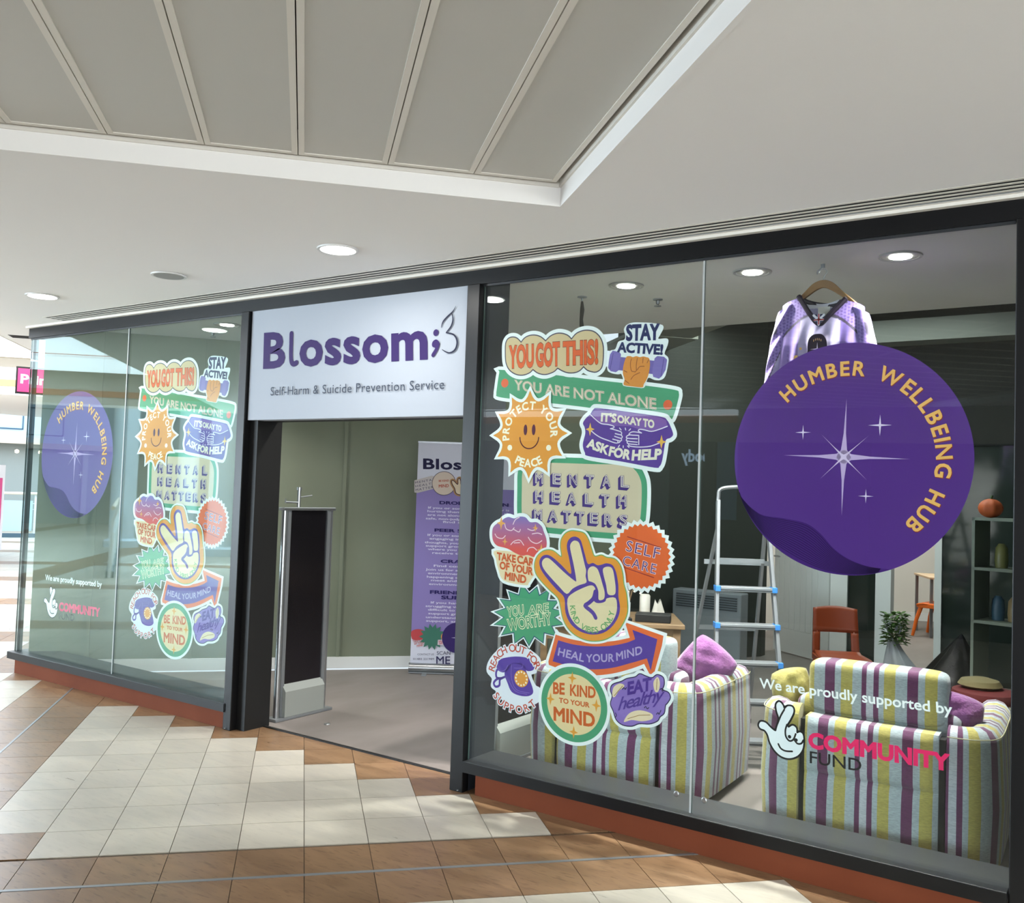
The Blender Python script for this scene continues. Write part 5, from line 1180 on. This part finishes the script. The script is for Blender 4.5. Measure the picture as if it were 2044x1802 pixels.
MB().lathe([(.03, 0), (.035, .005), (.038, .10), (.034, .10), (.03, .01)], n=20).build('pot', M_cer, j1, smooth=True)
for k in range(9): MB().tube([(.01*math.cos(k), .01*math.sin(k), .02), (.05*math.cos(k*.7), .05*math.sin(k*.7), .19+.02*math.sin(k*3))], .004, 5).build('brush', M_wood, j1)
tag(MB().lathe([(.001, 0), (.036, 0), (.038, .01), (.038, .15), (.03, .16), (.001, .16)], n=24).build('canister', M_cer, smooth=True, loc=top(.26, .05)), 'tall white canister standing beside the brush pot', 'canister')
tissue = MB().grid(lambda a_, b_: (.05*(1-b_*.6)*math.cos(2*PI*a_)*(1+.3*math.sin(6*PI*a_)), .05*(1-b_*.6)*math.sin(2*PI*a_), .10*b_*(1+.2*math.sin(4*PI*a_))), 16, 6, cu=True).build('tissue', M_cer, smooth=True, loc=top(.36, .16)); tag(tissue, 'crumpled white tissue at the ladder end of the craft table', 'tissue')
for k, (x, y, w_, lab) in enumerate(((-.15, .1, .16, 'black tray on the left of the craft table'), (.30, -.18, .12, 'black tool case at the front right of the craft table'), (.0, -.2, .14, 'black tray at the front of the craft table'))):
    tag(MB().box(-w_, w_, -.07, .07, 0, .025+.03*(k == 1)).build('tray', M_blackm, loc=top(x, y), bevel=.006), lab, 'tray').rotation_euler[2] = .4*k
# ---- shelf unit on the right with small things on top
su = thing('shelf_unit', 'pale open shelf unit dimly seen at the right edge of the window', 'shelf unit', (-.74, 3.4, 0), -.2)
M_sh = mat('shelf_pale', (112, 122, 110), .6)
for x in (-.30, 0, .30): MB().box(x-.01, x+.01, -.15, .15, 0, 1.52).build('upright', M_sh, su)
for z in (.02, .78, 1.15, 1.5): MB().box(-.31, .31, -.15, .15, z, z+.02).build('shelf', M_sh, su)
def pumpkin(name, label, loc, r, m):
    t = thing(name, label, 'ornament', loc); mb = MB(); mb.grid(lambda a_, b_: (r*math.sin(b_*PI)*math.cos(2*PI*a_)*(1-.08*abs(math.cos(8*PI*a_))), r*math.sin(b_*PI)*math.sin(2*PI*a_)*(1-.08*abs(math.cos(8*PI*a_))), r*.8-r*.8*math.cos(b_*PI)), 40, 14, cu=True); mb.build('body', m, t, smooth=True)
    MB().tube([(0, 0, r*1.55), (.01, 0, r*1.9)], [.012, .008], 6).build('stalk', M_leafd, t)
pumpkin('pumpkin', 'orange pumpkin ornament on top of the shelf unit', (-.97, 3.42, 1.52), .085, mat('pumpkin_orange', (176, 82, 36), .6))
pumpkin('pumpkin', 'brownish pumpkin ornament further right on the shelf unit', (-.72, 3.38, 1.52), .08, mat('pumpkin_brown', (120, 92, 48), .6))
for k, (x, z, c_) in enumerate(((-.2, .80, (60, 90, 110)), (-.08, .80, (150, 130, 90)), (.1, .80, (90, 60, 50)), (-.18, 1.17, (120, 120, 70)), (.0, 1.17, (80, 110, 80)), (.15, 1.17, (150, 90, 60)))):
    tag(MB().lathe([(.001, 0), (.04, 0), (.045, .05), (.04, .14), (.02, .17), (.001, .17)], n=14).build('jar', mat('jar%d' % k, c_, .4), loc=(-.74+x*.98*(.8 if x > 0 else .9), 3.4-x*.2, z), smooth=True), ('blue-grey jar on the lower shelf', 'straw coloured jar on the lower shelf', 'brown jar on the lower shelf', 'olive jar on the upper shelf', 'green jar on the upper shelf', 'terracotta jar on the upper shelf')[k], 'jar', 'jars on the shelf unit')
# ---- hanging plant
hp_ = thing('hanging_planter', 'white pot with trailing plant in a knotted rope hanger from the soffit', 'plant', (-2.905, .90, 2.8))
M_rope = mat('jute_rope', (30, 27, 16), .9)
MB().lathe([(.03, 0), (.03, -.006), (.006, -.012), (.004, -.03)], n=12).build('ceiling_hook', M_alud, hp_)
MB().tube([(0, 0, -.03), (.003, 0, -.08), (-.003, .002, -.14), (.004, 0, -.2), (0, 0, -.25)], [.007, .014, .011, .015, .009], 8).build('knotted_rope', M_rope, hp_)
for k in range(4):
    th = PI/2*k+.5; MB().tube([(0, 0, -.24), (.03*math.cos(th), .03*math.sin(th), -.32), (.095*math.cos(th), .095*math.sin(th), -.50), (.08*math.cos(th), .08*math.sin(th), -.60), (0, 0, -.66)], .003, 6).build('rope_strand', M_rope, hp_)
MB().lathe([(.001, -.64), (.06, -.64), (.075, -.60), (.09, -.52), (.085, -.52), (.07, -.60), (.001, -.62)], n=24).build('pot', M_cer, hp_, smooth=True)
mb = MB(); rnd = random.Random(5)
for k in range(90):
    th = rnd.uniform(0, 2*PI); r = .03+.09*rnd.random(); p = Vector((r*math.cos(th), r*math.sin(th), -.52-.10*rnd.random()*(r > .08)+.03*rnd.random())); d = Vector((math.cos(th), math.sin(th), -.3)).normalized(); q = Vector((-d.y, d.x, 0)).normalized()
    mb.add([p, p+d*.02+q*.014, p+d*.05, p+d*.02-q*.014], [(0, 1, 2, 3)])
mb.build('leaves', M_leaf, hp_, kind='stuff')
# ---- hockey jersey on a hanger
J = Vector((-1.395, .735, 0))
hg = thing('coat_hanger', 'pale wooden coat hanger hooked to the soffit above the purple disc', 'hanger', (J.x, J.y, 2.8))
M_hw = mat('hanger_wood', (120, 86, 48), .6)
MB().tube(cr([(-.012, 0, 0), (-.012, 0, -.02), (-.03, 0, -.035), (-.03, 0, -.05)], False, 3), .003, 6).build('ceiling_hook', M_alud, hg)
MB().tube([(0, 0, 0), (0, 0, -.02)], .008, 8).build('hook_plate', M_alud, hg)
MB().tube(cr([(-.022, 0, -.045), (-.012, 0, -.028), (.010, 0, -.030), (.018, 0, -.045), (.004, 0, -.065), (0, 0, -.09)], False, 4), .0022, 6).build('wire_hook', M_alu, hg)
hl = cr([(-.19, -.215), (-.15, -.185), (-.10, -.145), (-.05, -.098), (0, -.083), (.05, -.100), (.10, -.150), (.15, -.195), (.19, -.232)], False, 5)
hb_ = cr([(.19, -.245), (.10, -.180), (.04, -.138), (0, -.122), (-.04, -.136), (-.10, -.175), (-.19, -.228)], False, 5)
M4 = Matrix(((1, 0, 0, 0), (0, 0, 1, 0), (0, 1, 0, 0), (0, 0, 0, 1)))
MB().prism([(x, z) for x, z in hl+hb_], -.011, .011, M4).build('wooden_arms', M_hw, hg, bevel=.004)
jr = thing('hockey_jersey', 'lilac and white long-sleeved hockey jersey hanging behind the purple disc', 'jersey', (J.x, J.y, 1.9))
def colmat(name, rough=.6):
    m = bpy.data.materials.new(name); m.use_nodes = True; at = m.node_tree.nodes.new('ShaderNodeAttribute'); at.attribute_name = 'print'; b = m.node_tree.nodes['Principled BSDF']; m.node_tree.links.new(at.outputs['Color'], b.inputs['Base Color']); b.inputs['Roughness'].default_value = rough; b.inputs['Sheen Weight'].default_value = .2; return m
M_jer = colmat('jersey_print')
LIL, LIL2, WHT, DPP, DOT = (102, 82, 150), (120, 100, 162), (150, 142, 176), (34, 18, 50), (82, 58, 128)
def dots(x, z, base=LIL2, d=DOT):
    s_ = .017; i = round(x/s_); zz = z/s_+(.5 if i % 2 else 0); j = round(zz)
    return d if math.hypot(x/s_-i, zz-j) < .34 else base
def cbuild(mb, cols, name, parent):
    o = mb.build(name, M_jer, parent, smooth=True); at = o.data.color_attributes.new('print', 'FLOAT_COLOR', 'POINT'); at.data.foreach_set('color', [c for col in cols for c in lin(col)]); return o
def shoulder(x): ax = abs(x); return (.74-.30*max(0, ax-.105)-(2.2*max(0, ax-.17)**1.6)) - (.035 if x > 0 else 0)*min(1, ax/.1)
def pipe(x):   # seam between yoke and body
    ax = abs(x); return .638-.0*ax-2.4*max(0, ax-.05)**1.6*1.0-(.0 if x < 0 else .012)
mb = MB(); cols = []; NT, NZ = 260, 190; vs = []
for i in range(NT):
    th = 2*PI*i/NT; X = math.cos(th); front = math.sin(th) <= 0
    for j in range(NZ):
        f = j/(NZ-1); hw = .205+.025*f; x = hw*X; zt = shoulder(x)
        if abs(x) < .118:
            nz_ = (.585+.155*(abs(x)/.118)**.85) if front else (.70+.04*(abs(x)/.118)**2); zt = min(zt, nz_)
        z = zt-f*(zt-.0); dp = .012+.055*min(1, (.74-z)/.25)
        y = math.sin(th)*dp*1.0
        fold = .010*math.sin(x*75+1.5*math.sin(z*6))*min(1, max(0, (.62-z)/.2))
        y += fold*(1 if front else .5)
        vs.append((x, y, z))
        if front:
            p_ = pipe(x)
            if abs(x) < .14 and z > zt-.014 and abs(x) < .125: c = DPP
            elif abs(z-p_) < .008 and abs(x) > .028: c = DPP
            elif z > p_: c = dots(x, z)
            else: c = WHT if abs(x-.0) < .10 else LIL if abs(x) < .16 else LIL2
            if -.165 < x < -.10 and .38 < z < .50: c = (96, 76, 140) if ((x+.13)**2+(z-.42)**2)**.5 < .05 and int(z*120+x*70) % 3 else c
        else: c = WHT if z < .68 else (190, 186, 196)
        cols.append(c)
fs = [(i*NZ+j, ((i+1) % NT)*NZ+j, ((i+1) % NT)*NZ+j+1, i*NZ+j+1) for i in range(NT) for j in range(NZ-1)]
mb.add(vs, fs); cbuild(mb, cols, 'body', jr)
for sx in (-1, 1):
    mb = MB(); cols = []; vs = []; NT2, NZ2 = 64, 110
    for i in range(NT2):
        th = 2*PI*i/NT2
        for j in range(NZ2):
            f = j/(NZ2-1); cx_ = sx*(.185+.10*f**.8); cz_ = .655-.60*f-(.035 if sx > 0 else 0); r = .055+.015*math.sin(min(1, f*3)*PI/2)-.012*f
            x = cx_+r*.72*math.cos(th); y = r*.55*math.sin(th)+.004*math.sin(f*30+th*3); z = cz_+r*.35*math.cos(th)*(-sx)*1.0+.03*(1-f)
            vs.append((x, y, z)); q = math.cos(th)*sx
            c = dots(x, z)
            if math.sin(th) < 0 or True:
                if .10 < f < .20 and q > .25: c = DPP
                if abs(f-.52-.25*q) < .02: c = DPP
                if f > .52+.25*q+.02 and q < .1: c = WHT
                if f < .06: c = LIL
            cols.append(c)
    fs = [(i*NZ2+j, ((i+1) % NT2)*NZ2+j, ((i+1) % NT2)*NZ2+j+1, i*NZ2+j+1) for i in range(NT2) for j in range(NZ2-1)]
    fs += [tuple(i*NZ2 for i in range(NT2)), tuple(i*NZ2+NZ2-1 for i in range(NT2))]
    mb.add(vs, fs); cbuild(mb, cols, 'sleeve', jr)
# collar band, neck label, flag tab and chest emblem
col_f = [(-.118, -.018, .742), (-.09, -.03, .70), (-.05, -.045, .64), (0, -.05, .585), (.05, -.045, .632), (.09, -.03, .676), (.118, -.018, .71)]
MB().tube(cr(col_f, False, 5), .013, 8).build('collar', ink((24, 14, 34)), jr, smooth=True)
MB().tube(cr([(-.118, -.016, .742), (-.08, .02, .715), (0, .035, .695), (.08, .02, .69), (.118, -.016, .71)], False, 5), .012, 8).build('collar', ink((24, 14, 34)), jr, smooth=True)
MB().box(-.03, .03, .022, .024, .635, .685).build('neck_label', ink((214, 210, 204)), jr)
class AL2(ArtLocal): pass
a = ArtLocal(jr, None, .062, step=.0006)
a.fill('flag_tab', (36, 34, 70), [(-.028, .632), (.028, .632), (.028, .605), (0, .575), (-.028, .605)])
a.strokes('flag_white', (216, 214, 222), [[(-.026, .628), (0, .604), (.026, .628)], [(0, .63), (0, .58)], [(-.02, .604), (.02, .604)]], .011); a.strokes('flag_red', (150, 30, 36), [[(0, .632), (0, .582)], [(-.024, .604), (.024, .604)]], .006)
a.d = .078
em = cr([(-.045, .40), (-.046, .46), (-.040, .505), (-.020, .525), (.0, .528), (.022, .524), (.040, .50), (.046, .46), (.05, .40)], False, 4)
a.fill('emblem', (34, 22, 44), em, .003); a.fill('emblem_star', (220, 206, 236), sparkle((.0, .455), .034, .036, .12)); a.strokes('emblem_lettering', (214, 170, 120), [[(-.018+.009*k, .508-.0015*(k-2)**2), (-.018+.009*k, .500-.0015*(k-2)**2)] for k in range(5)], .0035)
a.d = .072
a.fill('gold_mark', (206, 168, 96), [(-.122, .40), (-.098, .405), (-.10, .43), (-.118, .428)])
for x in (-.085, .075, .125): a.fill('gold_mark', (200, 160, 90), circ((x, .462), .007, 12)); a.d -= a.step
# little string lights deep in the shop
sl = thing('string_lights', 'short string of tiny warm lights glowing deep in the dark shop', 'lights', atY(1262, 1185, 3.6))
M_fairy = mat('fairy', (255, 240, 210), .5, emit=(255, 226, 170), estr=5)
mb = MB(); mb.tube([(-.10, 0, .0), (-.03, 0, .02), (.05, 0, .025), (.12, 0, .0)], .002, 5); mb.build('wire', M_blackm, sl); [MB().tube([(x, 0, .0), (x, 0, 3.5-sl.location.z)], .0015, 5).build('suspension_wire', M_blackm, sl) for x in (-.1, .12)]
for p in ((-.10, 0, 0), (-.04, 0, .016), (.02, 0, .024), (.08, 0, .012)): MB().lathe([(.001, -.008), (.007, -.003), (.007, .003), (.001, .008)], p, 8).build('bulb', M_fairy, sl)
# ================================================================== THE MALL ROUND ABOUT (seen at the left edge and mirrored in the glass)
E1 = Vector((-.88699, .46178, 0)); N1 = Vector((.46178, .88699, 0))
def far_shop(name, label, O, T, W, H, signs, blue=M_blue, names=None):
    """a shopfront O = foot centre, T = direction along it; faces the nearer side"""
    t = thing(name, label, 'shopfront', O, math.atan2(T.y, T.x))
    MB().box(-W/2, W/2, .0, .2, 2.55, H).build('bulkhead', blue, t)
    MB().box(-W/2, W/2, -.25, .0, 2.42, 2.6).build('canopy', mat('beige_band', (196, 184, 172), .7), t)
    MB().box(-W/2, W/2, .18, .2, 0, 2.5).build('glazing', mat('far_glazing', (150, 158, 156), .3), t)
    MB().box(-W/2, W/2, 2.2, 2.3, 0, 2.5).build('back_wall', mat('far_back', (176, 168, 156), .8), t)
    n = int(W/2.4)
    for k in range(n+1):
        x = -W/2+k*W/n; MB().box(x-.08, x+.08, -.06, .16, 0, 2.45).build('pillar', mat('far_pillar', (182, 184, 182), .6), t)
    for x, z, w_, h_ in signs:
        for a_, b_, c_, d_ in ((x-w_/2, x+w_/2, z+h_/2-.03, z+h_/2), (x-w_/2, x+w_/2, z-h_/2, z-h_/2+.03), (x-w_/2, x-w_/2+.03, z-h_/2, z+h_/2), (x+w_/2-.03, x+w_/2, z-h_/2, z+h_/2)):
            MB().box(a_, b_, -.03, -.001, c_, d_).build('sign_frame', mat('frame_blue', (60, 96, 120), .4), t)
    return t
O1 = Vector((CAM.x, CAM.y, 0))+E1*29.5
far_shop('distant_shopfront', 'distant pale blue shopfront across the mall at the left edge', O1+N1*1.0, N1, 16, 4.9, [(-1.6, 3.2, 1.5, .75), (4, 3.2, 1.5, .75)])
for k, s_ in enumerate((-.55, .02, .6)):
    t = thing('spotlight', ('leftmost', 'middle', 'rightmost')[k]+' of the warm spotlights under the distant blue shopfront', 'light', O1-E1*.5+N1*s_+Vector((0, 0, 2.2)), group='distant spotlights'); MB().lathe([(.01, -.05), (.05, -.03), (.05, .03), (.01, .05)], n=10).build('bulb', mat('warm_bulb', (255, 240, 210), .5, emit=(255, 230, 180), estr=9), t)
def railing(name, label, p, q, n, hh=1.1):
    T = (q-p); L = T.length; T.normalize(); t = thing(name, label, 'railing', p, math.atan2(T.y, T.x))
    MB().tube([(0, 0, hh), (L, 0, hh)], .035, 10).build('handrail', mat('pale_handrail', (226, 216, 200), .4), t, smooth=True)
    MB().box(0, L, -.06, .06, 0, .10).build('kerb', mat('kerb_blue', (70, 96, 112), .5), t)
    for k in range(n+1):
        x = L*k/n; MB().tube(cr([(x, 0, .0), (x, 0, .5), (x, -.0, .85), (x, .06, 1.06)], False, 3), .028, 8).build('baluster', mat('white_steel', (226, 232, 236), .35), t, smooth=True)
        if k < n: MB().box(x+.06, x+L/n-.06, -.006, .006, .16, .92).build('glass_panel', mat('frosted_panel', (176, 206, 214), .2), t)
    for z in (.30, .45): MB().tube([(0, .03, z+.4), (L, .03, z+.4)], .012, 8).build('rail', mat('white_steel', (226, 232, 236), .35), t)
    return t
cc2 = Vector((CAM.x, CAM.y, 0))
railing('balustrade', 'distant white balustrade with pale handrail at the left edge', cc2+E1*26.5-N1*5, cc2+E1*26.5+N1*6, 12)
# hanging pink sign
hsn = cc2+E1*12.2+N1*(.04)
t = thing('hanging_sign', 'pink hanging shop sign with white lettering and a black frame', 'sign', hsn+Vector((0, 0, 2.52)), math.atan2(N1.y, N1.x))
MB().box(-.085, .75, -.04, .04, 0, .31).build('sign_frame', M_blackm, t); MB().box(-.065, .73, -.046, .046, .02, .29).build('sign_face', mat('pink_sign', (204, 56, 112), .4, emit=(204, 56, 112), estr=.25), t)
for x in (.1, .5): MB().tube([(x, 0, .31), (x, 0, .40)], .008, 6).build('drop_rod', M_blackm, t)
Pz = Plane(hsn, N1); a = ArtLocal(t, Pz, .0465, step=.001)
a.text('lettering', (250, 240, 246), [('Prin', (-.03, .12), (.23, .115), (-.03, .22))], off=.03)
# pink poster stand
ps = cc2+E1*20.5-N1*.48
t = thing('poster_stand', 'tall white and pink poster stand at the extreme left edge', 'poster stand', ps, math.atan2(N1.y, N1.x))
MB().box(-.5, .32, -.05, .05, .12, 1.75).build('poster_frame', mat('stand_white', (222, 222, 228), .5), t); MB().box(-.5, .28, -.056, -.05, .45, 1.5).build('poster', mat('pink_poster', (206, 70, 130), .5), t); MB().box(-.4, .25, -.2, .2, 0, .12).build('base', M_blackm, t)
for k in range(3): MB().box(-.45, .18-.06*k, -.060, -.0565, 1.2-.12*k, 1.25-.12*k).build('poster_line', M_white, t)
# ---- things mirrored in the left-hand window
def wall_box(name, label, O, T, W, H, **k): return far_shop(name, label, O, T, W, H, **k)
E2 = Vector((-.887, -.462, 0)); N2 = Vector((-.462, .887, 0))   # the mirror image of the view along the glass
O2 = Vector((0, 4.015, 0))+E2*34
far_shop('mirrored_shopfront', 'pale blue shopfront across the mall seen mirrored in the left-hand window', O2-N2*2, N2, 26, 5.2, [(6.2, 3.3, 1.6, .9), (1.5, 3.3, 1.6, .9), (-4, 3.3, 1.6, .9)])
railing('balustrade', 'white balustrade round the mall void seen mirrored in the left-hand window', Vector((-13.6, -4.6, 0)), Vector((-13.6, -4.6, 0))-A*7-B*0+Vector((-3, 0, 0)), 7)
railing('balustrade', 'second run of white balustrade further off, mirrored in the left-hand window', Vector((-15.2, -2.9, 0)), Vector((-22, -5.4, 0)), 6)
for k, (x, y) in enumerate(((-19.5, -8.6), (-21.8, -12.0), (-16.4, -8.9), (-24.5, -8.2))):
    t = thing('column', ('white round column nearest the balustrade', 'white round column furthest back in the mall', 'white round column nearest the camera side', 'white round column on the far left of the mall')[k], 'column', (x, y, 0), group='white columns in the mall')
    MB().lathe([(.38, 0), (.38, .15), (.28, .2), (.28, 4.6), (.36, 4.75), (.36, 4.9)], n=28).build('shaft', mat('column_paint', (206, 218, 228), .5), t, smooth=True)
# ---- opposite side, behind the camera: dark shopfronts under a lit edge
op = thing('opposite_shopfront', 'dark glazed shopfront opposite, seen only as a reflection', 'shopfront', (-3.0, -8.0, 0), -.12)
MB().box(-6, 4.2, -.3, -.1, 2.35, 2.79).build('fascia', mat('opp_fascia', (150, 150, 140), .7), op)
MB().box(-6, -1.6, -.1, .02, 2.60, 2.68).build('orange_trim', M_orange, op)
MB().box(-6, -1.6, -.1, .06, 2.70, 2.77).build('light_strip', mat('light_strip', (255, 255, 255), .5, emit=(226, 236, 250), estr=2.2), op)
MB().box(-6, 4.2, -3.6, -3.5, 0, 2.79).build('back_wall', M_shopd, op)
MB().box(-6, 4.2, -3.5, -.2, -.004, 0.004).build('shop_floor', M_shopd, op)
for k in range(6): x = -6+k*2.0; MB().box(x-.06, x+.06, -.24, -.15, 0, 2.35).build('mullion', M_blackm, op)
MB().box(-6, 4.2, -.26, -.25, 0, 2.35).build('shop_glass', mat('opp_glass', (44, 52, 50), .1, spec=.5), op)
Po = Plane((-3.0, -8.0, 0), (1, 0, 0))
class ArtBack(ArtLocal):
    def _emit(s, name, rgb, vs, fs):
        s.d += s.step; m = rgb if isinstance(rgb, bpy.types.Material) else ink(rgb)
        me = bpy.data.meshes.new(name); me.from_pydata([(-x, s.d, z) for x, z in vs], [], fs); me.materials.append(m); o = bpy.data.objects.new(name, me); COL.objects.link(o); o.parent = s.root; return o
a = ArtBack(op, Po, -.23, step=.01)
mg = mat('neon_white', (255, 255, 255), .5, emit=(190, 220, 255), estr=3)
a.text('lit_lettering', mg, [('body', (2.02, 2.08), (2.40, 2.08), (2.02, 2.24))], off=.03)
a.fill('tall_poster', (120, 134, 140), [(2.57, .5), (3.02, .5), (3.02, 2.25), (2.57, 2.25)])
a.fill('tall_poster', (120, 160, 200), [(1.62, 1.3), (1.90, 1.3), (1.90, 2.36), (1.62, 2.36)])
# side wall of the mall to the right and behind
struct(MB().box(8.6, 8.9, -16.6, 0, 0, 2.8).build('wall_mall_right', mat('mall_wall', (190, 186, 178), .8)))
struct(MB().box(1.2, 9, .0, .3, 0, 2.8).build('wall_mall_front', mat('mall_wall', (190, 186, 178), .8)))
struct(MB().box(-12, 9, -17, -16.8, 0, 2.8).build('wall_mall_back', mat('mall_wall', (190, 186, 178), .8)))
